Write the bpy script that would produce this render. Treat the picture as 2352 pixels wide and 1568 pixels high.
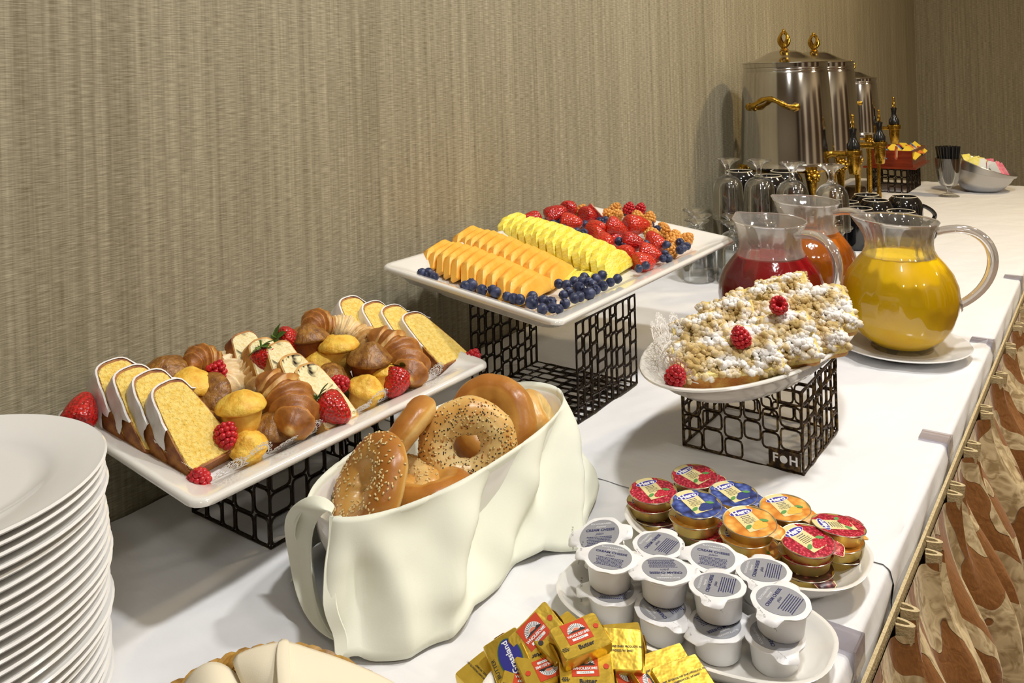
import bpy, math, random
import numpy as np
from mathutils import Vector, Matrix, Euler, noise

for _o in list(bpy.data.objects):
    bpy.data.objects.remove(_o, do_unlink=True)
scene = bpy.context.scene
COL = scene.collection
R = math.radians
random.seed(7)

# ---------------------------------------------------------------- camera
# metres; table top is z = 0, +X runs along the table away from the camera, +Y towards the wall
F_PX, CAM_H, PPX, PPY, ROLL = 1950.0, 0.5, 1176.0, 162.0, 0.03
AZ = math.atan2(1404, 1950)
_fwd = Vector((math.cos(AZ), math.sin(AZ), 0))
_r0 = Vector((math.sin(AZ), -math.cos(AZ), 0))
_u0 = Vector((0, 0, 1))
_rt = _r0 * math.cos(ROLL) - _u0 * math.sin(ROLL)
_up = _u0 * math.cos(ROLL) + _r0 * math.sin(ROLL)
CAMP = Vector((0, 0, CAM_H))
cam_data = bpy.data.cameras.new('camera')
cam = bpy.data.objects.new('camera', cam_data)
COL.objects.link(cam)
cam.matrix_world = Matrix(((_rt.x, _up.x, -_fwd.x, CAMP.x), (_rt.y, _up.y, -_fwd.y, CAMP.y),
                           (_rt.z, _up.z, -_fwd.z, CAMP.z), (0, 0, 0, 1)))
cam_data.sensor_width = 36
cam_data.sensor_fit = 'HORIZONTAL'
cam_data.lens = F_PX / 2352 * 36
cam_data.shift_y = -(784 - PPY) / 2352
cam_data.clip_start = 0.02
scene.camera = cam

# ---------------------------------------------------------------- light and exposure
scene.view_settings.view_transform = 'Standard'
scene.view_settings.look = 'None'
scene.view_settings.exposure = 0.0
scene.view_settings.gamma = 1.0
scene.view_settings.use_curve_mapping = False
world = bpy.data.worlds.new('world')
scene.world = world
world.use_nodes = True
world.node_tree.nodes['Background'].inputs[0].default_value = (0.75, 0.7, 0.62, 1)
world.node_tree.nodes['Background'].inputs[1].default_value = 0.1

def area(name, loc, target, size, power, col):
    l = bpy.data.lights.new(name, 'AREA')
    l.shape = 'DISK'; l.size = size; l.energy = power; l.color = col
    o = bpy.data.objects.new(name, l)
    COL.objects.link(o)
    o.location = loc
    o.rotation_euler = (Vector(target) - Vector(loc)).to_track_quat('-Z', 'Y').to_euler()
    return o
# ceiling downlights over table and urns; the camera-side and aisle ones are added fill
for _n, (_p, _t, _s, _e, _c) in zip(('table_near', 'table_middle', 'urns', 'added_fill_behind_camera', 'added_fill_aisle_near', 'added_fill_aisle_far'), (((0.75, -0.1, 1.93), (0.75, 0.45, 0), 0.16, 19, (1.0, 0.985, 0.96)), ((1.75, -0.15, 1.93), (1.6, 0.4, 0), 0.16, 20, (1.0, 0.98, 0.95)),
                           ((3.1, -0.55, 1.93), (2.7, 0.6, 0), 0.2, 30, (1.0, 0.77, 0.44)), ((-0.7, -0.9, 1.93), (0.6, 0.6, 0), 0.4, 9, (1.0, 0.98, 0.96)),  # the wide weak one is fill added from the camera side
                           ((0.6, -2.4, 1.93), (0.6, -2.6, 0), 0.4, 30, (1.0, 0.93, 0.82)), ((3.2, -2.4, 1.93), (3.2, -2.6, 0), 0.4, 26, (1.0, 0.82, 0.58)))):  # unseen aisle lamps added to brighten the wall mirrored in the urns
    area('ceiling_downlight_%s_offscreen' % _n, _p, _t, _s, _e, _c)

# ---------------------------------------------------------------- helpers
def px_dir(px, py):
    return _fwd + _rt * ((px - PPX) / F_PX) - _up * ((py - PPY) / F_PX)
def at_z(px, py, z=0.0):
    d = px_dir(px, py); return CAMP + d * ((z - CAM_H) / d.z)
def at_x(px, py, x):
    d = px_dir(px, py); return CAMP + d * (x / d.x)
def at_y(px, py, y):
    d = px_dir(px, py); return CAMP + d * (y / d.y)
def at_plane(px, py, p0, n):
    d = px_dir(px, py); return CAMP + d * ((p0 - CAMP).dot(n) / d.dot(n))

MATS = {}
def nodes_of(m):
    return m.node_tree.nodes, m.node_tree.links
def mat(name, col, rough=0.5, metal=0.0, col2=None, nscale=60, lo=0.35, hi=0.65, bump=0.0, bscale=200,
        spec=0.5, sss=0.0, coat=0.0, detail=4, stretch=None, dist=0.0, rough2=None, bdist=0.002):
    """one procedural material: two-tone noise colour, optional noise bump"""
    if name in MATS: return MATS[name]
    m = bpy.data.materials.new(name); m.use_nodes = True
    N, L = nodes_of(m)
    b = N['Principled BSDF']
    b.inputs['Base Color'].default_value = (*col, 1)
    b.inputs['Roughness'].default_value = rough
    b.inputs['Metallic'].default_value = metal
    b.inputs['Specular IOR Level'].default_value = spec
    if coat: b.inputs['Coat Weight'].default_value = coat; b.inputs['Coat Roughness'].default_value = 0.08
    if sss:
        b.inputs['Subsurface Weight'].default_value = sss
        b.inputs['Subsurface Radius'].default_value = (0.006, 0.004, 0.002)
        b.inputs['Subsurface Scale'].default_value = 1.0
    tc = N.new('ShaderNodeTexCoord'); src = tc.outputs['Object']
    if stretch:
        mp = N.new('ShaderNodeMapping'); mp.inputs['Scale'].default_value = stretch
        L.new(src, mp.inputs['Vector']); src = mp.outputs['Vector']
    if col2 is not None:
        n = N.new('ShaderNodeTexNoise'); n.inputs['Scale'].default_value = nscale
        n.inputs['Detail'].default_value = detail; n.inputs['Distortion'].default_value = dist
        L.new(src, n.inputs['Vector'])
        r = N.new('ShaderNodeValToRGB')
        r.color_ramp.elements[0].position = lo; r.color_ramp.elements[0].color = (*col, 1)
        r.color_ramp.elements[1].position = hi; r.color_ramp.elements[1].color = (*col2, 1)
        L.new(n.outputs['Fac'], r.inputs['Fac'])
        L.new(r.outputs['Color'], b.inputs['Base Color'])
    if bump:
        n = N.new('ShaderNodeTexNoise'); n.inputs['Scale'].default_value = bscale; n.inputs['Detail'].default_value = 3
        L.new(src, n.inputs['Vector'])
        bp = N.new('ShaderNodeBump'); bp.inputs['Strength'].default_value = bump; bp.inputs['Distance'].default_value = bdist
        L.new(n.outputs['Fac'], bp.inputs['Height'])
        L.new(bp.outputs['Normal'], b.inputs['Normal'])
    MATS[name] = m
    return m

def thin_glass(name, tint=(0.95, 0.96, 0.95), rough=0.02, edge=0.55, haze=0.0, hazecol=(0.8, 0.8, 0.78)):
    """clear thin wall: transparent with a facing dependent mirror layer, optional frosted haze"""
    m = bpy.data.materials.new(name); m.use_nodes = True
    N, L = nodes_of(m)
    N.remove(N['Principled BSDF'])
    out = N['Material Output']
    tr = N.new('ShaderNodeBsdfTransparent'); tr.inputs['Color'].default_value = (*tint, 1)
    gl = N.new('ShaderNodeBsdfGlossy'); gl.inputs['Roughness'].default_value = rough
    gl.inputs['Color'].default_value = (0.95, 0.95, 0.95, 1)
    lw = N.new('ShaderNodeLayerWeight'); lw.inputs['Blend'].default_value = edge
    mr = N.new('ShaderNodeMapRange'); mr.inputs['To Min'].default_value = 0.03; mr.inputs['To Max'].default_value = 0.75
    L.new(lw.outputs['Fresnel'], mr.inputs['Value'])
    mx = N.new('ShaderNodeMixShader')
    L.new(mr.outputs['Result'], mx.inputs[0]); L.new(tr.outputs[0], mx.inputs[1]); L.new(gl.outputs[0], mx.inputs[2])
    last = mx
    if haze:
        df = N.new('ShaderNodeBsdfDiffuse'); df.inputs['Color'].default_value = (*hazecol, 1)
        m2 = N.new('ShaderNodeMixShader'); m2.inputs[0].default_value = haze
        L.new(mx.outputs[0], m2.inputs[1]); L.new(df.outputs[0], m2.inputs[2]); last = m2
    L.new(last.outputs[0], out.inputs['Surface'])
    MATS[name] = m
    return m

class MB:
    """collects vertices and faces and becomes one mesh"""
    def __init__(s): s.v = []; s.f = []; s.mi = []
    def add(s, vs, fs, mi=0):
        o = len(s.v); s.v += [tuple(p) for p in vs]
        s.f += [tuple(i + o for i in f) for f in fs]; s.mi += [mi] * len(fs)
        return o
    def box(s, c, h, mi=0, M=None):
        vs = [Vector((c[0] + sx * h[0], c[1] + sy * h[1], c[2] + sz * h[2])) for sz in (-1, 1) for sy in (-1, 1) for sx in (-1, 1)]
        if M: vs = [M @ p for p in vs]
        s.add(vs, [(0, 2, 3, 1), (4, 5, 7, 6), (0, 1, 5, 4), (2, 6, 7, 3), (0, 4, 6, 2), (1, 3, 7, 5)], mi)
    def loft(s, rings, closed=True, cap0=False, cap1=False, mi=0):
        n = len(rings[0]); vs = [p for r in rings for p in r]; fs = []
        m = n if closed else n - 1
        for k in range(len(rings) - 1):
            for i in range(m):
                j = (i + 1) % n
                fs.append((k * n + i, k * n + j, (k + 1) * n + j, (k + 1) * n + i))
        if cap0: fs.append(tuple(reversed(range(n))))
        if cap1: fs.append(tuple(range((len(rings) - 1) * n, len(rings) * n)))
        s.add(vs, fs, mi)
    def lathe(s, prof, seg=32, mi=0, M=None, cap0=False, cap1=False, warp=None):
        rings = []
        for (r, z) in prof:
            ring = []
            for i in range(seg):
                a = 2 * math.pi * i / seg
                p = Vector((r * math.cos(a), r * math.sin(a), z))
                if warp: p = warp(p, a, r, z)
                ring.append(M @ p if M else p)
            rings.append(ring)
        s.loft(rings, True, cap0, cap1, mi)
    def tube(s, path, rad, seg=8, closed=False, mi=0, caps=True, flat=1.0):
        path = [Vector(p) for p in path]; n = len(path)
        rads = rad if isinstance(rad, (list, tuple)) else [rad] * n
        rings = []; up = None
        for i, p in enumerate(path):
            a = path[i - 1] if (i > 0 or closed) else p
            b = path[(i + 1) % n] if (i < n - 1 or closed) else p
            t = (b - a)
            t = t.normalized() if t.length > 1e-9 else Vector((0, 0, 1))
            if up is None:
                up = Vector((0, 0, 1)) if abs(t.z) < 0.9 else Vector((1, 0, 0))
            x = t.cross(up)
            if x.length < 1e-6: x = t.cross(Vector((0, 1, 0)))
            x.normalize(); y = x.cross(t).normalized(); up = y
            rings.append([p + x * (rads[i] * math.cos(2 * math.pi * k / seg)) + y * (rads[i] * flat * math.sin(2 * math.pi * k / seg)) for k in range(seg)])
        if closed: rings.append(rings[0]); s.loft(rings, True, False, False, mi)
        else: s.loft(rings, True, caps, caps, mi)
    def ico(s, c, r, sub=1, mi=0, sc=(1, 1, 1), fn=None):
        vs, fs = ICO(sub)
        s.add([(c[0] + v[0] * r * sc[0], c[1] + v[1] * r * sc[1], c[2] + v[2] * r * sc[2]) for v in (vs if fn is None else [fn(Vector(v)) for v in vs])], fs, mi)
    def mesh(s, name, mats, smooth=True, angle=40):
        me = bpy.data.meshes.new(name)
        me.from_pydata([tuple(p) for p in s.v], [], s.f)
        for m in (mats if isinstance(mats, (list, tuple)) else [mats]): me.materials.append(m)
        me.polygons.foreach_set('material_index', s.mi)
        if smooth:
            me.shade_smooth()
            me.set_sharp_from_angle(angle=R(angle))
        me.validate(); me.update()
        return me
    def build(s, name, mats, parent=None, smooth=True, angle=40, loc=None, rot=None):
        return link(name, s.mesh(name, mats, smooth, angle), parent, loc, rot)

_ico = {}
def ICO(sub):
    if sub in _ico: return _ico[sub]
    t = (1 + 5 ** 0.5) / 2
    v = [Vector(p).normalized() for p in ((-1, t, 0), (1, t, 0), (-1, -t, 0), (1, -t, 0), (0, -1, t), (0, 1, t), (0, -1, -t), (0, 1, -t), (t, 0, -1), (t, 0, 1), (-t, 0, -1), (-t, 0, 1))]
    f = [(0, 11, 5), (0, 5, 1), (0, 1, 7), (0, 7, 10), (0, 10, 11), (1, 5, 9), (5, 11, 4), (11, 10, 2), (10, 7, 6), (7, 1, 8),
         (3, 9, 4), (3, 4, 2), (3, 2, 6), (3, 6, 8), (3, 8, 9), (4, 9, 5), (2, 4, 11), (6, 2, 10), (8, 6, 7), (9, 8, 1)]
    for _ in range(sub):
        c = {}; nf = []
        def mid(a, b):
            k = (min(a, b), max(a, b))
            if k not in c: v.append(((v[a] + v[b]) / 2).normalized()); c[k] = len(v) - 1
            return c[k]
        for a, b, d in f:
            x, y, z = mid(a, b), mid(b, d), mid(d, a)
            nf += [(a, x, z), (b, y, x), (d, z, y), (x, y, z)]
        f = nf
    _ico[sub] = ([tuple(p) for p in v], f)
    return _ico[sub]

def link(name, me, parent=None, loc=None, rot=None):
    o = bpy.data.objects.new(name, me); COL.objects.link(o)
    if parent is not None: o.parent = parent
    if loc is not None: o.location = loc
    if rot is not None: o.rotation_euler = rot
    return o
def tag(o, label, cat, group=None):
    o['label'] = label; o['category'] = cat
    if group: o['group'] = group
    return o
def thing(name, label, cat, loc=(0, 0, 0), rot=(0, 0, 0), group=None):
    o = bpy.data.objects.new(name, None); COL.objects.link(o)
    o.location = loc; o.rotation_euler = rot; o.empty_display_size = 0.02
    return tag(o, label, cat, group)
def structure(name, mb, m, **k):
    o = mb.build(name, m, **k); o['kind'] = 'structure'; return o
def copy_tree(o, parent=None):
    c = o.copy(); COL.objects.link(c); c.parent = parent
    for ch in o.children: copy_tree(ch, c)
    return c
def frame(o, loc, X=None, Z=None):
    """place an object at loc with local z along Z and local x near X"""
    Z = Vector(Z).normalized() if Z is not None else Vector((0, 0, 1))
    X = Vector(X) if X is not None else Vector((1, 0, 0))
    Y = Z.cross(X)
    if Y.length < 1e-6: Y = Z.cross(Vector((0, 1, 0)))
    Y.normalize(); X = Y.cross(Z)
    o.rotation_euler = Matrix((X, Y, Z)).transposed().to_euler(); o.location = loc
    return o
_text = {}
def text_mesh(body, size, shear=0.0, bold=0.0, space=1.0, extr=0.0):
    """flat lettering as a mesh, centred on its own middle"""
    k = (body, size, shear, bold, space)
    if k in _text: return _text[k]
    c = bpy.data.curves.new('lettering', 'FONT'); c.body = body; c.size = size; c.shear = shear
    c.offset = bold; c.align_x = 'CENTER'; c.align_y = 'CENTER'; c.space_character = space
    c.resolution_u = 3
    o = bpy.data.objects.new('lettering', c); COL.objects.link(o)
    dg = bpy.context.evaluated_depsgraph_get()
    me = bpy.data.meshes.new_from_object(o.evaluated_get(dg))
    bpy.data.objects.remove(o); bpy.data.curves.remove(c)
    me.materials.clear()
    _text[k] = me
    return me
def lettering(name, body, size, m, parent, loc, rot=(0, 0, 0), **k):
    me = text_mesh(body, size, **k).copy(); me.materials.append(m)
    return link(name, me, parent, loc, rot)
def rrect(a, b, z, cr, nc=5):
    pts = []
    for (sx, sy, a0) in ((1, 1, 0), (-1, 1, 90), (-1, -1, 180), (1, -1, 270)):
        for k in range(nc + 1):
            t = R(a0 + 90 * k / nc)
            pts.append(Vector((sx * (a - cr) + cr * math.cos(t), sy * (b - cr) + cr * math.sin(t), z)))
    return pts
def superring(a, b, z, n=2.0, seg=56):
    pts = []
    for i in range(seg):
        t = 2 * math.pi * i / seg; c, s_ = math.cos(t), math.sin(t)
        pts.append(Vector((a * math.copysign(abs(c) ** (2 / n), c), b * math.copysign(abs(s_) ** (2 / n), s_), z)))
    return pts
def sm(a, b, x):
    t = min(1, max(0, (x - a) / (b - a))); return t * t * (3 - 2 * t)
def fbm(p, sc, oct=3):
    return noise.fractal(Vector(p) * sc, 0.6, 2.0, oct)
# ---------------------------------------------------------------- room
WALL_Y, END_X, FLOOR_Z, CEIL_Z = 0.957, 5.26, -0.75, 1.95
EDGE_Y, FAR_X = 0.199, 3.76

def wallpaper(name, along, dark, mid, light):
    m = bpy.data.materials.new(name); m.use_nodes = True
    N, L = nodes_of(m); b = N['Principled BSDF']
    b.inputs['Roughness'].default_value = 0.75; b.inputs['Specular IOR Level'].default_value = 0.25
    tc = N.new('ShaderNodeTexCoord')
    def nz(sc, scale, det=2):
        mp = N.new('ShaderNodeMapping'); mp.inputs['Scale'].default_value = sc
        L.new(tc.outputs['Object'], mp.inputs['Vector'])
        n = N.new('ShaderNodeTexNoise'); n.inputs['Scale'].default_value = scale; n.inputs['Detail'].default_value = det
        L.new(mp.outputs['Vector'], n.inputs['Vector']); return n.outputs['Fac']
    ax = (1, 0) if along == 'x' else (0, 1)
    thread = nz((0.075 * ax[0], 0.075 * ax[1], 1.0), 760, 2)          # fine horizontal weft
    streak = nz((1.0 * ax[0], 1.0 * ax[1], 0.012), 95, 3)            # upright slubs
    fine = nz((1.0 * ax[0], 1.0 * ax[1], 0.03), 330, 2)
    broad = nz((0.8 * ax[0], 0.8 * ax[1], 0.05), 6, 2)
    def ramp(src, a, b_):
        r = N.new('ShaderNodeMapRange'); r.inputs['From Min'].default_value = a; r.inputs['From Max'].default_value = b_
        L.new(src, r.inputs['Value']); return r.outputs['Result']
    def math_(op, a, b_, k=None):
        q = N.new('ShaderNodeMath'); q.operation = op
        for i, s in enumerate((a, b_)):
            if isinstance(s, (int, float)): q.inputs[i].default_value = s
            else: L.new(s, q.inputs[i])
        return q.outputs[0]
    a = math_('MULTIPLY', ramp(thread, 0.25, 0.75), 0.45)
    s = math_('MULTIPLY', ramp(streak, 0.25, 0.75), 0.27)
    f = math_('MULTIPLY', ramp(fine, 0.25, 0.75), 0.18)
    g = math_('MULTIPLY', ramp(broad, 0.25, 0.75), 0.10)
    tot = math_('ADD', math_('ADD', a, s), math_('ADD', f, g))
    r = N.new('ShaderNodeValToRGB')
    e = r.color_ramp.elements
    e[0].position = 0.15; e[0].color = (*dark, 1); e[1].position = 0.85; e[1].color = (*light, 1)
    k = e.new(0.5); k.color = (*mid, 1)
    L.new(tot, r.inputs['Fac']); L.new(r.outputs['Color'], b.inputs['Base Color'])
    bp = N.new('ShaderNodeBump'); bp.inputs['Strength'].default_value = 0.5; bp.inputs['Distance'].default_value = 0.001
    L.new(a, bp.inputs['Height']); L.new(bp.outputs['Normal'], b.inputs['Normal'])
    return m
WP = dict(dark=(0.145, 0.122, 0.070), mid=(0.305, 0.273, 0.188), light=(0.50, 0.45, 0.32))
m_wall_x = wallpaper('woven_wallpaper', 'x', **WP)
m_wall_y = wallpaper('woven_wallpaper_end', 'y', **WP)
m_plain = mat('plain_paint', (0.62, 0.56, 0.46), 0.8)
m_ceil = mat('ceiling_paint', (0.8, 0.78, 0.74), 0.9)
m_floor = mat('carpet', (0.16, 0.09, 0.05), 0.95, col2=(0.26, 0.16, 0.09), nscale=40, bump=0.4, bscale=400)

def slab(name, c, h, m):
    mb = MB(); mb.box(c, h); return structure(name, mb, m, smooth=False)
slab('wall_left', (1.4, WALL_Y + 0.05, 0.6), (3.96, 0.05, 1.35), m_wall_x)
slab('wall_end', (END_X + 0.05, -1.3, 0.6), (0.05, 2.3, 1.35), m_wall_y)
slab('wall_right', (1.4, -3.55, 0.6), (3.96, 0.05, 1.35), m_plain)
slab('wall_back', (-2.55, -1.3, 0.6), (0.05, 2.3, 1.35), m_plain)
slab('floor', (1.4, -1.3, FLOOR_Z - 0.05), (4.0, 2.36, 0.05), m_floor)
slab('ceiling', (1.4, -1.3, CEIL_Z + 0.05), (4.0, 2.36, 0.05), m_ceil)
# unseen dark doors, added on the far wall for the urns to mirror
m_added_door = mat('added_door_wood', (0.05, 0.03, 0.02), 0.4, col2=(0.09, 0.05, 0.03), nscale=30, stretch=(8, 8, 0.6))
for i, x in enumerate((-1.6, -0.2, 1.3, 2.9, 4.3)):
    mb = MB(); mb.box((x, -3.47, 0.3), (0.45, 0.03, 1.05))
    mb.box((x - 0.2, -3.43, 0.7), (0.15, 0.012, 0.45)); mb.box((x + 0.2, -3.43, 0.7), (0.15, 0.012, 0.45))
    structure('added_door_%d' % (i + 1), mb, m_added_door, smooth=False)

# ---------------------------------------------------------------- table, cloths, skirt
m_wood = mat('table_plywood', (0.35, 0.22, 0.12), 0.6)
m_cloth = mat('white_table_linen', (0.80, 0.805, 0.82), 0.85, bump=0.45, bscale=16, spec=0.2, bdist=0.006, stretch=(1.6, 0.7, 1))
tbl = thing('banquet_table', 'long banquet table hidden under white cloths and a brocade skirt', 'table', (0, 0, FLOOR_Z))
mb = MB(); mb.box((1.93, (EDGE_Y + 0.948) / 2 + 0.004, -FLOOR_Z - 0.020), (1.82, (0.948 - EDGE_Y) / 2 - 0.006, 0.01)); mb.build('table_top', m_wood, tbl, smooth=False)
for x in (0.3, 1.85, 3.6):
    for y in (0.3, 0.85):
        mb = MB(); mb.tube([(x, y, 0), (x, y, -FLOOR_Z - 0.030)], 0.016, 10); mb.build('leg', mat('steel_leg', (0.4, 0.4, 0.4), 0.4, 1.0), tbl)

def wrinkle(x, y):
    w = 0.0024 * fbm((x, y, 1.3), 7, 3) + 0.0014 * fbm((x + y * 2.2, (y - x * 0.4) * 0.5, 5.1), 26, 2)
    # long soft pulls across the cloth
    w += 0.0036 * math.exp(-((y - 0.3 - 0.1 * math.sin(x * 3)) / 0.02) ** 2) * max(0, math.sin(x * 4.1)) * 0.6
    return w
def cloth(name, label, x0, x1, lift, drop, nx, m):
    mb = MB(); ys = [0.952 - k * (0.952 - EDGE_Y - 0.006) / 84 for k in range(85)]
    rows = []
    for i in range(nx + 1):
        x = x0 + (x1 - x0) * i / nx; row = []
        e = 0.006 * math.sin(x * 9) if i in (0, nx) else 0
        for y in ys:
            row.append(Vector((x + (e * math.sin(y * 14) if i == 0 else 0), y, min(0.0022, wrinkle(x, y)) - 0.0012 + lift)))
        for t in range(1, 5):
            a = R(90 * t / 4)
            row.append(Vector((x, EDGE_Y + 0.006 - (0.006 + lift) * math.sin(a), -0.0012 + lift - 0.006 + 0.006 * math.cos(a))))
        for q in range(1, 6):
            row.append(Vector((x, EDGE_Y - lift - 0.001 + 0.0015 * math.sin(x * 40 + q), -0.008 - drop * q / 5)))
        rows.append(row)
    mb.loft(rows, closed=False)
    o = mb.build(name, m)
    return tag(o, label, 'tablecloth')
cloth('tablecloth', 'white tablecloth under the plates, bagel basket and cream cheese platter', 0.06, 1.02, 0.0, 0.035, 120, m_cloth)
cloth('tablecloth', 'white tablecloth under the risers, pitchers and coffee urns, its hem overlapping the other cloth', 0.887, FAR_X, 0.0016, 0.04, 260, m_cloth)

# skirt
m_sk = bpy.data.materials.new('brocade'); m_sk.use_nodes = True
N, L = nodes_of(m_sk); b = N['Principled BSDF']; b.inputs['Roughness'].default_value = 0.6
b.inputs['Sheen Weight'].default_value = 0.15
tc = N.new('ShaderNodeTexCoord')
mp = N.new('ShaderNodeMapping'); mp.inputs['Scale'].default_value = (1.5, 0.5, 1.0); mp.inputs['Rotation'].default_value = (0, 0.6, 0)
L.new(tc.outputs['Object'], mp.inputs['Vector'])
n1 = N.new('ShaderNodeTexWave'); n1.inputs['Scale'].default_value = 3.4; n1.inputs['Detail'].default_value = 1.8; n1.inputs['Detail Scale'].default_value = 2.6
n1.inputs['Distortion'].default_value = 11; L.new(mp.outputs['Vector'], n1.inputs['Vector'])
rp = N.new('ShaderNodeValToRGB'); rp.color_ramp.elements[0].position = 0.44; rp.color_ramp.elements[1].position = 0.47
rp.color_ramp.elements[0].color = (0, 0, 0, 1); rp.color_ramp.elements[1].color = (1, 1, 1, 1)
L.new(n1.outputs['Fac'], rp.inputs['Fac'])
# veins inside the leaves
wv = N.new('ShaderNodeTexNoise'); wv.inputs['Scale'].default_value = 60; wv.inputs['Detail'].default_value = 2; wv.inputs['Distortion'].default_value = 1.0
L.new(mp.outputs['Vector'], wv.inputs['Vector'])
rib = N.new('ShaderNodeTexNoise'); rib.inputs['Scale'].default_value = 700
mp2 = N.new('ShaderNodeMapping'); mp2.inputs['Scale'].default_value = (1, 0.1, 0.25); L.new(tc.outputs['Object'], mp2.inputs['Vector']); L.new(mp2.outputs['Vector'], rib.inputs['Vector'])
leafc = N.new('ShaderNodeValToRGB'); leafc.color_ramp.elements[0].position = 0.38; leafc.color_ramp.elements[0].color = (0.36, 0.25, 0.11, 1)
leafc.color_ramp.elements[1].position = 0.58; leafc.color_ramp.elements[1].color = (0.66, 0.52, 0.29, 1); L.new(wv.outputs['Fac'], leafc.inputs['Fac'])
grnd = N.new('ShaderNodeValToRGB'); grnd.color_ramp.elements[0].position = 0.35; grnd.color_ramp.elements[0].color = (0.22, 0.082, 0.013, 1)
grnd.color_ramp.elements[1].position = 0.65; grnd.color_ramp.elements[1].color = (0.29, 0.115, 0.02, 1); L.new(rib.outputs['Fac'], grnd.inputs['Fac'])
mx = N.new('ShaderNodeMixRGB'); L.new(rp.outputs['Color'], mx.inputs[0]); L.new(grnd.outputs['Color'], mx.inputs[1]); L.new(leafc.outputs['Color'], mx.inputs[2])
L.new(mx.outputs[0], b.inputs['Base Color'])
hsum = N.new('ShaderNodeMath'); hsum.operation = 'ADD'; L.new(rp.outputs['Color'], hsum.inputs[0])
hm = N.new('ShaderNodeMath'); hm.operation = 'MULTIPLY'; hm.inputs[1].default_value = 0.7; L.new(wv.outputs['Fac'], hm.inputs[0]); L.new(hm.outputs[0], hsum.inputs[1])
bp = N.new('ShaderNodeBump'); bp.inputs['Strength'].default_value = 0.9; bp.inputs['Distance'].default_value = 0.0022
L.new(hsum.outputs[0], bp.inputs['Height']); L.new(bp.outputs['Normal'], b.inputs['Normal'])
m_band = mat('brocade_band', (0.47, 0.37, 0.19), 0.7, col2=(0.62, 0.5, 0.29), nscale=300, bump=0.5, bscale=500)

skirt = thing('table_skirt', 'pleated gold and rust brocade skirt clipped along the table edge', 'table skirt', (0, 0, 0))
HEADS = [0.42, 0.56, 0.70, 0.854, 0.99, 1.14, 1.277, 1.42, 1.588, 1.755]
x = 1.755
while x < 3.6: x += random.uniform(0.14, 0.17); HEADS.append(x)
SK_T, SK_B = -0.03, FLOOR_Z + 0.012
def sk_y(x, t):
    top = 0.0
    for h in HEADS:
        d = x - h
        if abs(d) < 0.06:
            top += 0.017 * (math.exp(-((d + 0.013) / 0.008) ** 2) + math.exp(-((d - 0.013) / 0.008) ** 2))
    k = np.interp(x, HEADS, range(len(HEADS))) if x > HEADS[0] else 0
    bot = 0.022 * (0.5 + 0.5 * math.cos(2 * math.pi * k)) + 0.052 * (0.5 + 0.5 * math.cos(4 * math.pi * k + 0.9 * math.sin(k * 2.3))) ** 0.75 + 0.010 * math.sin(k * 7.1 + 1.0) + 0.006 * math.sin(k * 17.3 + 4 * t)
    w = sm(0.0, 0.22, t)
    return 0.186 - top * (1 - w) - (bot + 0.01) * w * (0.8 + 0.5 * t)
nx, nz = 620, 26
rows = []
for j in range(nz + 1):
    t = (j / nz) ** 1.3; z = SK_T + (SK_B - SK_T) * t
    rows.append([Vector((0.3 + (FAR_X - 0.3) * i / nx, sk_y(0.3 + (FAR_X - 0.3) * i / nx, t), z)) for i in range(nx + 1)])
mb = MB(); mb.loft(rows, closed=False); mb.build('skirt_cloth', m_sk, skirt)
# heading tape: a straight band behind and a looped fold of cloth at every pleat
mb = MB(); mb.box(((0.3 + FAR_X) / 2, 0.1905, -0.030), ((FAR_X - 0.3) / 2, 0.0016, 0.006)); mb.build('heading_tape', m_band, skirt, smooth=False)
mb = MB()
for s_ in (-1, 1):
    path = [(s_ * 0.013 + 0.007 * math.cos(R(a)) * 0.9, -0.006 - 0.013 * (0.5 - 0.5 * math.cos(R(a * 2))) if False else -0.004 - 0.016 * math.sin(R(a)), 0) for a in range(0, 181, 20)]
    top = [Vector((p[0], p[1], 0.004)) for p in path]; bot = [Vector((p[0] * 1.0, p[1] * 0.9, -0.014)) for p in path]
    top2 = [Vector((s_ * 0.013 + (p[0] - s_ * 0.013) * 0.55, p[1] * 0.75, 0.004)) for p in path]
    bot2 = [Vector((s_ * 0.013 + (p[0] - s_ * 0.013) * 0.55, p[1] * 0.75, -0.014)) for p in path]
    mb.loft([bot, top, top2, bot2], closed=False)
pme = mb.mesh('pleat_fold', m_band)
for h in HEADS:
    link('pleat_fold', pme, skirt, (h, 0.188, SK_T + 0.004), (0, 0, random.uniform(-0.15, 0.15)))

# clips
m_clip = thin_glass('clear_plastic', (0.86, 0.84, 0.88), 0.1, 0.5, haze=0.16, hazecol=(0.6, 0.57, 0.6))
clip_labels = ['clear plastic clip on the table edge beside the cream cheese platter', 'clear plastic clip on the table edge beside the low riser with the crumb cake',
               'clear plastic clip on the table edge beside the orange juice pitcher', 'clear plastic clip on the table edge past the orange juice pitcher towards the urns']
for x, lb in zip((0.752, 1.222, 1.68, 2.2), clip_labels):
    c = thing('skirt_clip', lb, 'clip', (x, EDGE_Y, 0.003), group='table skirt clips')
    mb = MB(); mb.box((0, 0.014, 0), (0.015, 0.017, 0.0009)); mb.build('clip_tongue', m_clip, c, smooth=False)
    mb = MB(); mb.box((0, -0.0042, -0.011), (0.015, 0.001, 0.012)); mb.build('clip_face', m_clip, c, smooth=False)
# ---------------------------------------------------------------- crockery
m_china = mat('glazed_white_china', (0.80, 0.785, 0.74), 0.12, spec=0.6, coat=0.4)
m_china2 = mat('glazed_white_china_cool', (0.83, 0.83, 0.82), 0.1, spec=0.6, coat=0.4)

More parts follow.
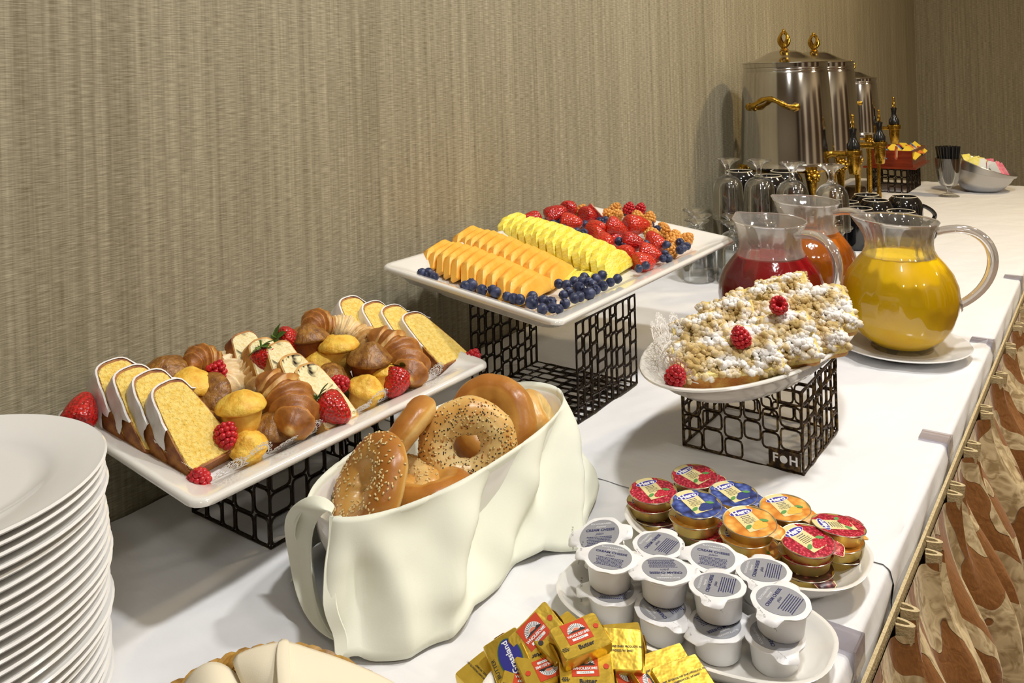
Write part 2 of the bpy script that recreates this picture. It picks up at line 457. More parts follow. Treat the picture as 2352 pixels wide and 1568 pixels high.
# stack of dinner plates
mb = MB()
mb.lathe([(0.0, 0.0085), (0.075, 0.0085), (0.083, 0.0092), (0.091, 0.0125), (0.1, 0.0162), (0.126, 0.0194), (0.1315, 0.0206), (0.1332, 0.0192), (0.1315, 0.0172),
          (0.118, 0.0135), (0.1, 0.0095), (0.086, 0.0045), (0.0745, 0.0008), (0.070, 0.0), (0.066, 0.0022), (0.0, 0.0026)], 72)
pm = mb.mesh('dinner_plate', m_china2)
PITCH, NPL = 0.0080, 23
for k in range(NPL):
    o = link('dinner_plate', pm, None, (0.2556 + random.uniform(-0.002, 0.002) - 0.0012 * math.sin(k * 0.45), 0.760 + random.uniform(-0.002, 0.002), 0.0012 + k * PITCH), (0, 0, k * 1.7))
    tag(o, 'topmost white dinner plate of the tall stack' if k == NPL - 1 else 'white dinner plate inside the tall stack by the wall', 'plate', 'stacked dinner plates')

def rect_platter(label, a, b, c, tilt):
    mb = MB(); f = 0.06
    P = [(a - f - 0.012, b - f - 0.012, -0.040, 0.02), (a - f - 0.006, b - f - 0.006, -0.042, 0.02), (a - f, b - f, -0.041, 0.02), (a - f + 0.006, b - f + 0.006, -0.028, 0.024),
         (a - 0.024, b - 0.024, -0.0235, 0.024), (a - 0.014, b - 0.014, -0.014, 0.022), (a - 0.004, b - 0.004, -0.0095, 0.018), (a, b, -0.006, 0.016), (a - 0.0005, b - 0.0005, -0.0018, 0.016), (a - 0.0035, b - 0.0035, 0.0, 0.015), (a - 0.008, b - 0.008, -0.0012, 0.014),
         (a - 0.024, b - 0.024, -0.006, 0.012), (a - 0.033, b - 0.033, -0.010, 0.012), (a - 0.044, b - 0.044, -0.0185, 0.014), (a - 0.054, b - 0.054, -0.0208, 0.014)]
    rings = [rrect(*p) for p in P]
    mb.loft(rings, True, cap0=True, cap1=True)
    o = mb.build('platter', m_china, angle=60)
    frame(o, c, X=(1, 0, 0), Z=(0, -math.sin(tilt), math.cos(tilt)))
    return tag(o, label, 'platter')
FR_C, FR_T = Vector((1.2, 0.742, 0.2)), math.atan(0.125)
PA_C, PA_T = Vector((0.6625, 0.811, 0.135)), math.atan(0.115)
rect_platter('large rectangular white platter of sliced melon, pineapple and berries on a tall riser', 0.302, 0.158, FR_C, FR_T)
rect_platter('rectangular white platter of pound cake, muffins and croissants by the wall', 0.2185, 0.131, PA_C, PA_T)
FR_N = Vector((0, -math.sin(FR_T), math.cos(FR_T))); FR_F = FR_C - FR_N * 0.0208
PA_N = Vector((0, -math.sin(PA_T), math.cos(PA_T))); PA_F = PA_C - PA_N * 0.0208
def on_fruit(px, py, h): return at_plane(px, py, FR_F + FR_N * h, FR_N)
def on_pastry(px, py, h): return at_plane(px, py, PA_F + PA_N * h, PA_N)

def oval_dish(label, a, b, n, H, wall, m, loc, yaw, seg=64, name='platter'):
    mb = MB()
    P = [(a * 0.62, b * 0.62, 0.002), (a * 0.64, b * 0.64, 0.0), (a * 0.68, b * 0.68, 0.0005), (a * 0.80, b * 0.78, H * 0.22), (a * 0.93, b * 0.92, H * 0.66), (a * 0.985, b * 0.98, H * 0.9), (a, b, H * 0.97),
         (a - wall * 0.4, b - wall * 0.4, H), (a - wall, b - wall, H * 0.97), (a - wall * 2.2, b - wall * 2.2, H * 0.75), (a * 0.80 - wall, b * 0.80 - wall, H * 0.36), (a * 0.7, b * 0.68, 0.0062), (a * 0.55, b * 0.52, 0.0052)]
    mb.loft([superring(p[0], p[1], p[2], n, seg) for p in P], True, cap0=True, cap1=True)
    o = mb.build(name, m, angle=60, loc=loc, rot=(0, 0, yaw))
    return tag(o, label, 'platter')
oval_dish('small oblong white platter holding cream cheese cups in two tiers', 0.0665, 0.1235, 2.7, 0.022, 0.004, m_china, (0.690, 0.322, 0.0), 0.047)
oval_dish('small oblong white platter holding stacked fruit spread cups', 0.0735, 0.1235, 2.6, 0.027, 0.004, m_china, (0.826, 0.325, 0.001), -0.029)
oval_dish('small oblong white platter piled with gold foil butter pats', 0.069, 0.1265, 2.6, 0.024, 0.004, m_china, (0.537, 0.2935, 0.0), -0.011)
CK_C = Vector((1.095, 0.403, 0.102))
def cake_dish():
    mb = MB(); a, b, H = 0.232, 0.108, 0.040
    P = [(0.62, 0.0, 0.6), (0.66, -0.001, 0.64), (0.72, 0.004, 0.7), (0.84, 0.018, 0.83), (0.9, 0.028, 0.885), (0.975, 0.0345, 0.972), (1.0, 0.0375, 1.0), (0.997, 0.0395, 0.994), (0.985, 0.04, 0.975), (0.955, 0.0385, 0.93),
         (0.90, 0.033, 0.86), (0.82, 0.021, 0.78), (0.72, 0.009, 0.66), (0.6, 0.006, 0.52)]
    mb.loft([superring(a * p[0], b * p[2], p[1], 2.0, 72) for p in P], True, cap0=True, cap1=True)
    o = mb.build('serving_dish', m_china, angle=60, loc=CK_C, rot=(0, 0, -0.085))
    return tag(o, 'oval white dish of crumb cake raised on the low wire riser', 'dish')
cake_dish()

# ---------------------------------------------------------------- wire risers
m_wire = mat('bronzed_wire', (0.018, 0.011, 0.007), 0.42, 0.6, col2=(0.05, 0.028, 0.012), nscale=140, lo=0.45, hi=0.7)
m_wire2 = mat('bronzed_wire_worn', (0.03, 0.017, 0.009), 0.4, 0.65, col2=(0.20, 0.12, 0.035), nscale=160, lo=0.48, hi=0.72)
_ring = {}
def ring_mesh(w, h, rad, m):
    k = (round(w, 4), round(h, 4), rad, m.name)
    if k not in _ring:
        mb = MB(); mb.tube([Vector((p.x, p.y, 0)) for p in rrect(w / 2 - rad * 0.8, h / 2 - rad * 0.8, 0, min(w, h) * 0.2, 2)], rad, 5, closed=True, flat=1.25)
        _ring[k] = mb.mesh('wire_square', m)
    return _ring[k]
def panel(parent, o, u, v, U, V, cw, ch, rad, m, rng, slope=0.0, skip=None):
    """one side of a riser: an outer wire with rounded squares soldered inside it; slope raises V along u"""
    u, v, o = Vector(u).normalized(), Vector(v).normalized(), Vector(o); n = u.cross(v)
    M3 = Matrix((u, v, n)).transposed()
    mb = MB(); mb.tube([(0, 0, 0), (U, 0, 0), (U, V + slope, 0), (0, V, 0)], rad, 6, closed=True)
    fr = mb.build('panel_frame', m, parent, loc=o, rot=M3.to_euler())
    nc = max(2, round(U / cw)); ws = [cw * rng.choice((0.85, 1.0, 1.0, 1.2)) for _ in range(nc)]; s_ = U / sum(ws); x = 0.0
    for ci in range(nc):
        w = ws[ci] * s_; Vc = V + slope * (x + w / 2) / U
        nr = max(2, round(Vc / ch)); hs = [ch * rng.choice((0.78, 1.0, 1.15, 1.25)) for _ in range(nr)]; q = Vc / sum(hs); y = 0.0
        for ri in range(nr):
            h = hs[ri] * q
            if not (skip and skip(x + w / 2, y + h / 2)):
                wq, hq = round(w * rng.choice((1.0, 1.0, 0.9)), 4), round(h, 3)
                c = link('wire_square', ring_mesh(wq, hq, rad, m), fr, (x + w / 2, y + h / 2, rng.uniform(-0.0006, 0.0006)))
                c.scale = (1, h / hq, 1)
            y += h
        x += w
    return fr
def riser(label, loc): return thing('wire_riser', label, 'riser', loc)
# tall open riser under the fruit
rg = random.Random(3)
rs = riser('tall black wire riser of soldered squares under the fruit platter', (1.10, 0.73, 0))
panel(rs, (-0.085, -0.096, 0.002), (1, 0, 0), (-0.02, 0, 1), 0.178, 0.140, 0.0205, 0.0225, 0.00135, m_wire, rg)
panel(rs, (-0.085, 0.094, 0.002), (1, 0, 0), (-0.02, 0, 1), 0.178, 0.163, 0.0205, 0.0225, 0.00135, m_wire, rg)
panel(rs, (-0.085, -0.096, 0.002), (1, 0, 0), (0, 1, 0), 0.178, 0.19, 0.0205, 0.0235, 0.00135, m_wire, rg)
# box risers
def box_riser(label, x0, x1, y0, y1, hf, hb, m, rg, cw, ch, rad, plaque=False):
    rs = riser(label, ((x0 + x1) / 2, (y0 + y1) / 2, 0)); a, b = (x1 - x0) / 2, (y1 - y0) / 2
    pq = (lambda x, y: x > 2 * b - 0.066 and y < 0.022) if plaque else None
    panel(rs, (-a, b, 0.002), (0, -1, 0), (0, 0, 1), 2 * b, hb, cw, ch, rad, m, rg, hf - hb, pq)
    panel(rs, (a, b, 0.002), (0, -1, 0), (0, 0, 1), 2 * b, hb, cw, ch, rad, m, rg, hf - hb)
    panel(rs, (-a, -b, 0.002), (1, 0, 0), (0, 0, 1), 2 * a, hf, cw, ch, rad, m, rg)
    panel(rs, (-a, b, 0.002), (1, 0, 0), (0, 0, 1), 2 * a, hb, cw, ch, rad, m, rg)
    return rs, a, b
rs, a, b = box_riser('low bronze wire riser with a small name plate under the crumb cake dish', 1.028, 1.178, 0.325, 0.481, 0.100, 0.100, m_wire2, random.Random(11), 0.026, 0.0255, 0.0014, True)
mb = MB(); mb.box((0, 0, 0), (0.0012, 0.0195, 0.011))
pq = mb.build('name_plate', m_wire2, rs, smooth=False, loc=(-a - 0.001, -b + 0.022, 0.016)); pq['label'] = 'bronze name plate with cut-out letters'
m_cut = mat('white_cutout', (0.85, 0.85, 0.86), 0.6)
for _ch, _y in (('F', 0.0112), ('H', -0.0112)): lettering('lettering', _ch, 0.0155, m_cut, pq, (-0.0014, _y, 0), (R(90), 0, R(-90)), bold=0.0004)
mb = MB(); mb.lathe([(0.0, 0.0), (0.0047, 0.0)], 20); mb.build('letter_disc', m_cut, pq, loc=(-0.0014, 0.001, 0.0), rot=(0, R(-90), 0))
mb = MB(); mb.tube([(-a, -b + 0.045, 0.0035), (-a, -b, 0.0035)], 0.0013, 5); mb.build('wire', m_wire2, rs)
box_riser('low black wire riser under the pastry platter', 0.572, 0.76, 0.745, 0.885, 0.081, 0.097, m_wire, random.Random(5), 0.027, 0.026, 0.0014)
box_riser('small black wire riser under the wooden tea box', 3.40, 3.648, 0.66, 0.80, 0.086, 0.086, m_wire, random.Random(8), 0.023, 0.026, 0.0015)

# ---------------------------------------------------------------- pitchers
m_acryl = thin_glass('clear_acrylic', (0.98, 0.97, 0.96), 0.04, 0.32, haze=0.0)
m_acryl_neck = thin_glass('clear_acrylic_neck', (0.96, 0.95, 0.94), 0.04, 0.4, haze=0.05)
m_acryl_frost = thin_glass('clouded_acrylic', (0.93, 0.92, 0.90), 0.08, 0.45, haze=0.14, hazecol=(0.8, 0.78, 0.74))
m_handle = thin_glass('acrylic_handle', (0.90, 0.87, 0.85), 0.05, 0.72, haze=0.16, hazecol=(0.75, 0.72, 0.7))
PROF = [(0.049, 0.0), (0.05, 0.003), (0.052, 0.008), (0.066, 0.022), (0.08, 0.042), (0.089, 0.068), (0.0915, 0.088), (0.0895, 0.108), (0.082, 0.129), (0.070, 0.146), (0.0595, 0.158), (0.0545, 0.168),
        (0.0533, 0.178), (0.0545, 0.19), (0.0575, 0.201), (0.0615, 0.211), (0.0645, 0.2175)]
def prof_r(z):
    return float(np.interp(z, [p[1] for p in PROF], [p[0] for p in PROF]))
def pitcher(label, loc, face, liquid, level, frost, zoff=0.0):
    """face: direction of the handle in degrees; the spout is opposite"""
    t = thing('pitcher', label, 'pitcher', loc, (0, 0, R(face)))
    def warp(p, a, r, z):
        fl = 1 + 0.012 * math.cos(16 * a) * sm(0.0, 0.05, z) * sm(0.222, 0.19, z)
        p = Vector((p.x * fl, p.y * fl, p.z))
        d = abs(((a - math.pi + math.pi) % (2 * math.pi)) - math.pi)
        w = math.exp(-(d / 0.27) ** 2) * sm(0.185, 0.2175, z)
        p.x -= 0.012 * w; p.z += 0.002 * w
        p.z += 0.003 * sm(0.19, 0.2175, z) * math.cos(a * 1) * -1
        return p
    body = MB(); th = 0.0024
    lo_p = [p for p in PROF if p[1] <= 0.158]; hi_p = [p for p in PROF if p[1] >= 0.158]
    body.lathe(lo_p, 96, warp=warp, cap0=True); body.build('jug_body', m_acryl, t)
    neck = MB(); neck.lathe(hi_p + [(PROF[-1][0] - 0.001, 0.2188)] + [(r - th, z) for r, z in reversed(hi_p)], 96, warp=warp)
    neck.build('jug_neck', m_acryl_frost if frost else m_acryl_neck, t)
    rim = MB(); n = 96
    rim.tube([warp(Vector(((0.0632) * math.cos(2 * math.pi * i / n), 0.0632 * math.sin(2 * math.pi * i / n), 0.2178)), 2 * math.pi * i / n, 0.0632, 0.2178) for i in range(n)], 0.0016, 6, closed=True)
    rim.build('rim', m_handle, t)
    hd = MB()
    path = []
    for q in range(25):
        u = q / 24
        P0, P1, P2, P3 = Vector((0.058, 0, 0.199)), Vector((0.15, 0, 0.232)), Vector((0.172, 0, 0.128)), Vector((0.088, 0, 0.078))
        path.append(P0 * (1 - u) ** 3 + P1 * 3 * u * (1 - u) ** 2 + P2 * 3 * u * u * (1 - u) + P3 * u ** 3)
    hd.tube(path, [0.0068 + 0.0018 * math.sin(math.pi * q / 24) for q in range(25)], 12)
    hd.build('handle', m_handle, t)
    hp = MB(); hp.lathe([(0.0, 0.003), (0.010, 0.003), (0.0135, 0.0), (0.0, 0.0)], 20)
    hp.build('handle_pad', m_handle, t, loc=(0.0905, 0, 0.08), rot=(0, R(84), 0))
    if liquid:
        lq = MB()
        zs = [z for _, z in PROF if z < level] + [level]
        pr = [(0.0, 0.0075), (0.045, 0.0075)] + [(prof_r(z) - 0.0012, z) for z in zs if z > 0.008] + [(prof_r(level) * 0.5, level + 0.0002), (0.0, level + 0.0002)]
        lq.lathe(pr, 64)
        lq.build('juice', liquid, t)
    return t
m_oj = mat('orange_juice', (0.93, 0.61, 0.003), 0.35, spec=0.2, coat=0.0, col2=(0.96, 0.67, 0.006), nscale=14)
m_cran = mat('cranberry_juice', (0.32, 0.003, 0.008), 0.15, spec=0.4, bump=0.35, bscale=40, bdist=0.006)
m_tea = mat('iced_tea', (0.56, 0.16, 0.012), 0.15, spec=0.4, bump=0.3, bscale=40, bdist=0.006)
mb = MB()
mb.lathe([(0.0, 0.0065), (0.062, 0.0065), (0.069, 0.008), (0.078, 0.0115), (0.1, 0.0158), (0.1065, 0.0172), (0.108, 0.0160), (0.1062, 0.0145), (0.08, 0.0085), (0.066, 0.0008), (0.06, 0.0), (0.056, 0.0018), (0.0, 0.0022)], 72)
sc = mb.build('side_plate', m_china2, loc=(1.557, 0.3185, 0.002)); tag(sc, 'white side plate under the orange juice pitcher', 'plate')
pitcher('clear fluted pitcher of orange juice standing on a side plate', (1.557, 0.3185, 0.0085), -77, m_oj, 0.158, False)
pitcher('clouded clear pitcher of dark red cranberry juice behind the crumb cake', (1.492, 0.519, 0.0015), -112, m_cran, 0.156, True)
pitcher('clouded clear pitcher of amber iced tea behind the cranberry pitcher', (1.735, 0.527, 0.0015), -100, m_tea, 0.150, True)
# ---------------------------------------------------------------- goblets, upside down, in two tiers
m_glass = thin_glass('clear_glass', (0.98, 0.985, 0.98), 0.01, 0.4)
GH = 0.14
gp = [(0.0362, 0.0), (0.0370, 0.001), (0.0364, 0.02), (0.0352, 0.05), (0.0338, 0.072), (0.031, 0.084), (0.0235, 0.0935), (0.0115, 0.0995), (0.0074, 0.104), (0.0062, 0.110), (0.0063, 0.117),
      (0.0085, 0.1225), (0.0145, 0.1285), (0.024, 0.1338), (0.0282, 0.1362), (0.0288, 0.1378), (0.0275, 0.139), (0.02, 0.1393), (0.0, 0.1395)]
gin = [(0.0, 0.0945), (0.012, 0.094), (0.0222, 0.0895), (0.029, 0.0815), (0.0318, 0.0715), (0.0333, 0.05), (0.0346, 0.02), (0.0352, 0.001), (0.0362, 0.0)]
mb = MB(); mb.lathe(gin + gp[1:], 40); gme = mb.mesh('goblet', m_glass)
low = [(1.915, 0.8355), (1.974, 0.876), (1.866, 0.737), (1.899, 0.5074), (1.969, 0.557), (1.945, 0.765), (1.915, 0.662), (1.885, 0.585), (1.975, 0.690), (1.845, 0.812)]
for i, (x, y) in enumerate(low):
    tag(link('goblet', gme, None, (x, y, 0.0022), (0, 0, i)), 'clear stemmed glass upside down on the tablecloth under other glasses', 'glass', 'upturned goblets in the lower tier')
for i, (px, py) in enumerate(((1670, 363), (1742, 365), (1818, 371), (1908, 377))):
    p = at_z(px, py, 0.0018 + 2 * GH)
    tag(link('goblet', gme, None, (p.x, p.y, 0.0018 + GH), (0, 0, i)), 'clear stemmed glass upside down on the feet of the lower glasses', 'glass', 'upturned goblets in the upper tier')

# ---------------------------------------------------------------- black mugs, upside down
m_black = mat('black_glazed_stoneware', (0.006, 0.006, 0.007), 0.08, spec=0.7, coat=0.5)
m_bisque = mat('unglazed_foot_ring', (0.75, 0.68, 0.52), 0.7)
mg = thing('mug', 'shiny black mug upside down among the mugs by the urns', 'mug', (0, 0, 0), group='upturned black mugs')
mb = MB(); mb.lathe([(0.040, 0.0), (0.0465, 0.0), (0.0482, 0.006), (0.0488, 0.04), (0.0486, 0.072), (0.0462, 0.086), (0.040, 0.096), (0.0352, 0.1005), (0.0335, 0.1030), (0.0322, 0.1030), (0.0312, 0.0992), (0.02, 0.0985), (0.0, 0.0985)], 48)
mb.build('mug_body', m_black, mg)
mb = MB(); mb.tube([(0.0335 * math.cos(2 * math.pi * i / 40), 0.0335 * math.sin(2 * math.pi * i / 40), 0.1033) for i in range(40)], 0.0011, 6, closed=True); mb.build('foot_ring', m_bisque, mg)
mb = MB(); mb.tube([(0.046 + 0.032 * math.sin(math.pi * u) ** 0.8 if 0 < u < 1 else 0.046, 0, 0.022 + 0.056 * u) for u in [i / 14 for i in range(15)]], 0.0058, 8); mb.build('mug_handle', m_black, mg)
mugs = [(2.53, 0.575, -120), (2.632, 0.520, -75), (2.62, 0.620, 60), (2.468, 0.640, 40), (2.265, 0.745, 150), (2.225, 0.852, 200), (2.262, 0.635, 200), (2.372, 0.582, 100), (2.372, 0.478, -80), (2.155, 0.75, 20), (2.16, 0.64, 60)]
for i, (x, y, a) in enumerate(mugs):
    o = mg if i == 0 else copy_tree(mg)
    o.location = (x, y, 0.002); o.rotation_euler = (0, 0, R(a))
for x, y, a in ((2.225, 0.852, 250), (2.265, 0.745, 170), (2.155, 0.75, 200)):
    o = copy_tree(mg); o.location = (x, y, 0.1062); o.rotation_euler = (0, 0, R(a)); o['label'] = 'shiny black mug upside down on top of another mug behind the goblets'; o['group'] = 'black mugs stacked behind the goblets'

# ---------------------------------------------------------------- coffee urns
m_chrome = mat('polished_stainless', (0.60, 0.58, 0.55), 0.13, 1.0, col2=(0.5, 0.48, 0.44), nscale=7, lo=0.4, hi=0.6, stretch=(1, 1, 0.5))
m_brass = mat('brass', (0.62, 0.38, 0.06), 0.22, 1.0, col2=(0.35, 0.19, 0.02), nscale=120, lo=0.35, hi=0.7, bump=0.3, bscale=260)
m_darkbr = mat('dark_bronze', (0.05, 0.03, 0.015), 0.3, 0.8)
m_blackp = mat('black_plastic', (0.008, 0.008, 0.008), 0.2, spec=0.6)
def urn(label, loc, S, zr, tag_card=False):
    """S scales the vessel, zr is the height of the lid rim"""
    t = thing('coffee_urn', label, 'coffee urn', loc)
    Rr = 0.114 * S; zb = zr - 0.295 * S
    mb = MB(); mb.lathe([(0.0, zb + 0.004), (Rr * 1.05, zb + 0.004), (Rr * 1.16, zb + 0.002), (Rr * 1.17, zb + 0.008), (Rr * 1.13, zb + 0.016), (Rr * 1.115, zb + 0.022), (Rr * 1.09, zb + 0.10 * S), (Rr * 1.02, zr - 0.03 * S), (Rr * 1.0, zr - 0.024 * S),
                         (Rr * 1.005, zr - 0.0225 * S), (Rr * 1.0, zr - 0.021 * S), (Rr * 1.0, zr - 0.019 * S), (Rr * 1.005, zr - 0.0175 * S), (Rr * 1.0, zr - 0.016 * S), (Rr * 0.998, zr - 0.013 * S), (Rr * 1.012, zr - 0.012 * S), (Rr * 1.012, zr - 0.001), (Rr, zr)], 72)
    mb.build('urn_body', m_chrome, t)
    mb = MB(); mb.lathe([(Rr * 1.035, zr - 0.0005), (Rr * 1.04, zr + 0.0008), (Rr * 0.95, zr + 0.0025), (Rr * 0.78, zr + 0.007 * S), (Rr * 0.58, zr + 0.0165 * S), (Rr * 0.40, zr + 0.028 * S), (Rr * 0.26, zr + 0.0335 * S), (Rr * 0.12, zr + 0.0355 * S), (0.0, zr + 0.036 * S)], 64, cap0=False)
    lid = mb.build('lid', m_chrome, t)
    # flame finial: a stem with two curled prongs meeting at a bead
    mb = MB(); z0 = zr + 0.034 * S
    mb.lathe([(0.012 * S, z0), (0.0125 * S, z0 + 0.002), (0.006 * S, z0 + 0.009 * S), (0.0075 * S, z0 + 0.013 * S), (0.0, z0 + 0.016 * S)], 16)
    for k in range(4):
        a = math.pi / 2 * k + 0.5; path = []; rd = []
        for q in range(11):
            u = q / 10; rr = 0.0155 * S * math.sin(math.pi * min(1, u * 0.97)) ** 0.7 if 0 < u < 1 else 0.002
            path.append((rr * math.cos(a + 0.8 * u), rr * math.sin(a + 0.8 * u), z0 + (0.010 + 0.043 * u) * S)); rd.append((0.0064 - 0.0026 * u) * S)
        mb.tube(path, rd, 7)
    mb.ico((0, 0, z0 + 0.055 * S), 0.005 * S, 2, sc=(1, 1, 1.3))
    mb.build('finial', m_brass, lid)
    for sx in (-1, 1):                                   # side handles
        mb = MB(); path = []; zh = zr - 0.108 * S
        for q in range(17):
            u = q / 16 - 0.5
            path.append((sx * (Rr * 1.02 + 0.027 * S * (1 - (2 * u) ** 4) ** 0.8), 0.128 * S * u, zh + 0.012 * S * math.cos(math.pi * u * 2)))
        mb.tube(path, [(0.0052 + 0.0028 * abs(math.cos(q * 0.9))) * S for q in range(17)], 9)
        for e in (-1, 1): mb.ico((sx * Rr * 1.0, e * 0.064 * S, zh - 0.012 * S), 0.0115 * S, 2)
        mb.build('side_handle', m_brass, t)
    # tap on the table side
    zt = zb + 0.03 * S + 0.01
    yt = -(loc[1] - 0.6) if S > 0.8 else -0.135
    mb = MB(); mb.tube([(0, -Rr * 1.05, zt), (0, yt + 0.015, zt), (0, yt, zt)], 0.0095 * S, 10)
    mb.lathe([(0.011, -0.05), (0.013, -0.048), (0.0165, -0.018), (0.017, 0.0), (0.0215, 0.002), (0.0225, 0.012), (0.0215, 0.016), (0.012, 0.018)], 20, M=Matrix.Translation((0, yt, zt - 0.004)), cap0=True, cap1=True)
    tp = mb.build('tap', m_brass, t)
    mb = MB(); mb.lathe([(0.011, 0.012), (0.0175, 0.02), (0.017, 0.032), (0.0105, 0.043), (0.0075, 0.054), (0.0085, 0.066), (0.0105, 0.074), (0.0, 0.08)], 18, M=Matrix.Translation((0, yt, zt - 0.004)))
    mb.build('tap_lever', m_blackp, tp)
    mb = MB()
    for k in range(2):
        a = math.pi * k + 0.4
        mb.tube([(0.011 * math.sin(math.pi * u) * math.cos(a), yt + 0.011 * math.sin(math.pi * u) * math.sin(a), zt + 0.066 + 0.035 * u) for u in [q / 8 for q in range(9)]], [0.0035 - 0.0012 * q / 8 for q in range(9)], 7)
    mb.ico((0, yt, zt + 0.104), 0.0042, 1, sc=(1, 1, 1.4)); mb.build('tap_finial', m_brass, tp)
    # burner ring and cast legs
    mb = MB(); mb.tube([(Rr * 1.02 * math.cos(2 * math.pi * i / 36), Rr * 1.02 * math.sin(2 * math.pi * i / 36), zb + 0.0) for i in range(36)], 0.007, 8, closed=True)
    mb.build('base_ring', m_brass, t)
    for k in range(4):
        a = R(45 + 90 * k); ca, sa = math.cos(a), math.sin(a); mb = MB(); path = []; rd = []
        for q in range(15):
            u = q / 14
            rr = Rr * (1.12 + 0.12 * math.sin(u * 3.0) - 0.10 * u + 0.22 * max(0, u - 0.75) * 2)
            path.append((rr * ca, rr * sa, zb + 0.012 - (zb + 0.006) * u)); rd.append((0.018 - 0.010 * sm(0, 0.5, u) + 0.005 * sm(0.8, 1, u)) * S)
        mb.tube(path, rd, 10)
        for q in range(9):                               # cast rosette
            b2 = 2 * math.pi * q / 9; rr = Rr * 1.25
            mb.ico((rr * ca - sa * 0.014 * S * math.cos(b2), rr * sa + ca * 0.014 * S * math.cos(b2), zb - 0.012 + 0.014 * S * math.sin(b2)), 0.0062 * S, 1)
        mb.ico((Rr * 1.27 * ca, Rr * 1.27 * sa, zb - 0.012), 0.010 * S, 2)
        for q in range(-2, 3):                           # reeding
            mb.tube([(Rr * 1.2 * ca - sa * 0.0035 * q, Rr * 1.2 * sa + ca * 0.0035 * q, zb - 0.03), (Rr * 1.13 * ca - sa * 0.0025 * q, Rr * 1.13 * sa + ca * 0.0025 * q, 0.012)], 0.0022, 5)
        mb.build('leg', m_brass, t)
    mb = MB(); mb.lathe([(0.0, 0.0), (0.035, 0.0), (0.037, 0.004), (0.035, 0.045), (0.03, 0.05), (0.0, 0.05)], 24); mb.build('burner', m_darkbr, t)
    if tag_card:
        mb = MB(); Mx = Matrix.Translation((0.0, yt - 0.004, zt - 0.085)) @ Matrix.Rotation(R(16), 4, 'Y')
        mb.box((0.0, 0, 0), (0.010, 0.0025, 0.022), M=Mx)
        tc_ = mb.build('hang_tag', mat('orange_card', (0.42, 0.07, 0.015), 0.5), t, smooth=False); tc_['label'] = 'small rust orange card tag with a pale label'
        mb = MB(); mb.box((0.0, -0.0028, -0.002), (0.007, 0.0004, 0.014), M=Mx); mb.build('tag_label', mat('tan_paper', (0.55, 0.42, 0.25), 0.7), tc_, smooth=False)
    return t
urn('tall polished urn with brass handles, standing closest to the upturned goblets', (2.408, 0.78, 0.0018), 1.0, 0.4975)
urn('tall polished urn with a brass flame finial, between the two other urns', (2.712, 0.785, 0.0018), 1.0, 0.4945)
urn('smaller tapered polished urn in front of the wooden tea box', (3.16, 0.785, 0.0018), 0.70, 0.434, True)

# ---------------------------------------------------------------- wooden tea box
m_mahog = mat('red_mahogany', (0.17, 0.018, 0.006), 0.22, spec=0.6, coat=0.5, col2=(0.26, 0.035, 0.01), nscale=18, stretch=(1, 1, 6))
m_ply = mat('pale_wood_lining', (0.5, 0.33, 0.14), 0.6)
BX = (3.405, 3.655, 0.640, 0.80, 0.0905, 0.158)
tb = thing('tea_box', 'red mahogany box of tea bags on the small wire riser', 'box', ((BX[0] + BX[1]) / 2, (BX[2] + BX[3]) / 2, BX[4]))
hx, hy, hz = (BX[1] - BX[0]) / 2, (BX[3] - BX[2]) / 2, BX[5] - BX[4]
mb = MB(); mb.box((0, 0, 0.004), (hx + 0.012, hy + 0.012, 0.004)); mb.build('plinth', m_mahog, tb, smooth=False)
for nm, c, h in (('side_panel', (-hx + 0.004, 0, hz / 2 + 0.004), (0.004, hy, hz / 2 - 0.004)), ('side_panel', (hx - 0.004, 0, hz / 2 + 0.004), (0.004, hy, hz / 2 - 0.004)),
                 ('end_panel', (0, -hy + 0.004, hz / 2 + 0.004), (hx - 0.008, 0.004, hz / 2 - 0.004)), ('end_panel', (0, hy - 0.004, hz / 2 + 0.004), (hx - 0.008, 0.004, hz / 2 - 0.004))):
    mb = MB(); mb.box(c, h); mb.build(nm, m_mahog, tb, smooth=False)
mb = MB(); mb.box((0, 0, 0.010), (hx - 0.008, hy - 0.008, 0.002)); mb.build('lining', m_ply, tb, smooth=False)
tea_cols = [('yellow', (0.85, 0.62, 0.05)), ('orange', (0.8, 0.25, 0.04)), ('blue', (0.12, 0.25, 0.55)), ('red', (0.6, 0.04, 0.04)), ('white', (0.8, 0.78, 0.7))]
m_red = mat('print_red', (0.6, 0.03, 0.03), 0.5)
rg = random.Random(4)
for i in range(14):
    cn, cc = tea_cols[0] if i in (0, 1, 4, 9) else rg.choice(tea_cols)
    x = BX[0] + 0.03 + (i % 5) * 0.045 + rg.uniform(-0.004, 0.004); y = 0.655 + (i // 5) * 0.045 + rg.uniform(-0.004, 0.004)
    o = thing('tea_bag', '%s paper tea bag sachet standing in the wooden box' % cn, 'tea bag', (x, y, 0.142 + rg.uniform(0, 0.012)), (rg.uniform(0.5, 0.9), rg.uniform(-0.35, 0.35), rg.uniform(-0.5, 0.2)), 'tea bags in the wooden box')
    mb = MB(); mb.box((0, 0, 0), (0.024, 0.029, 0.0018)); mb.build('sachet', mat('sachet_' + cn, cc, 0.5), o, smooth=False)
    mb = MB(); mb.lathe([(0.0, 0.0023), (0.009, 0.0023)], 14); mb.build('print_disc', m_red if cn in ('yellow', 'white') else mat('sachet_white', (0.8, 0.78, 0.7), 0.5), o)

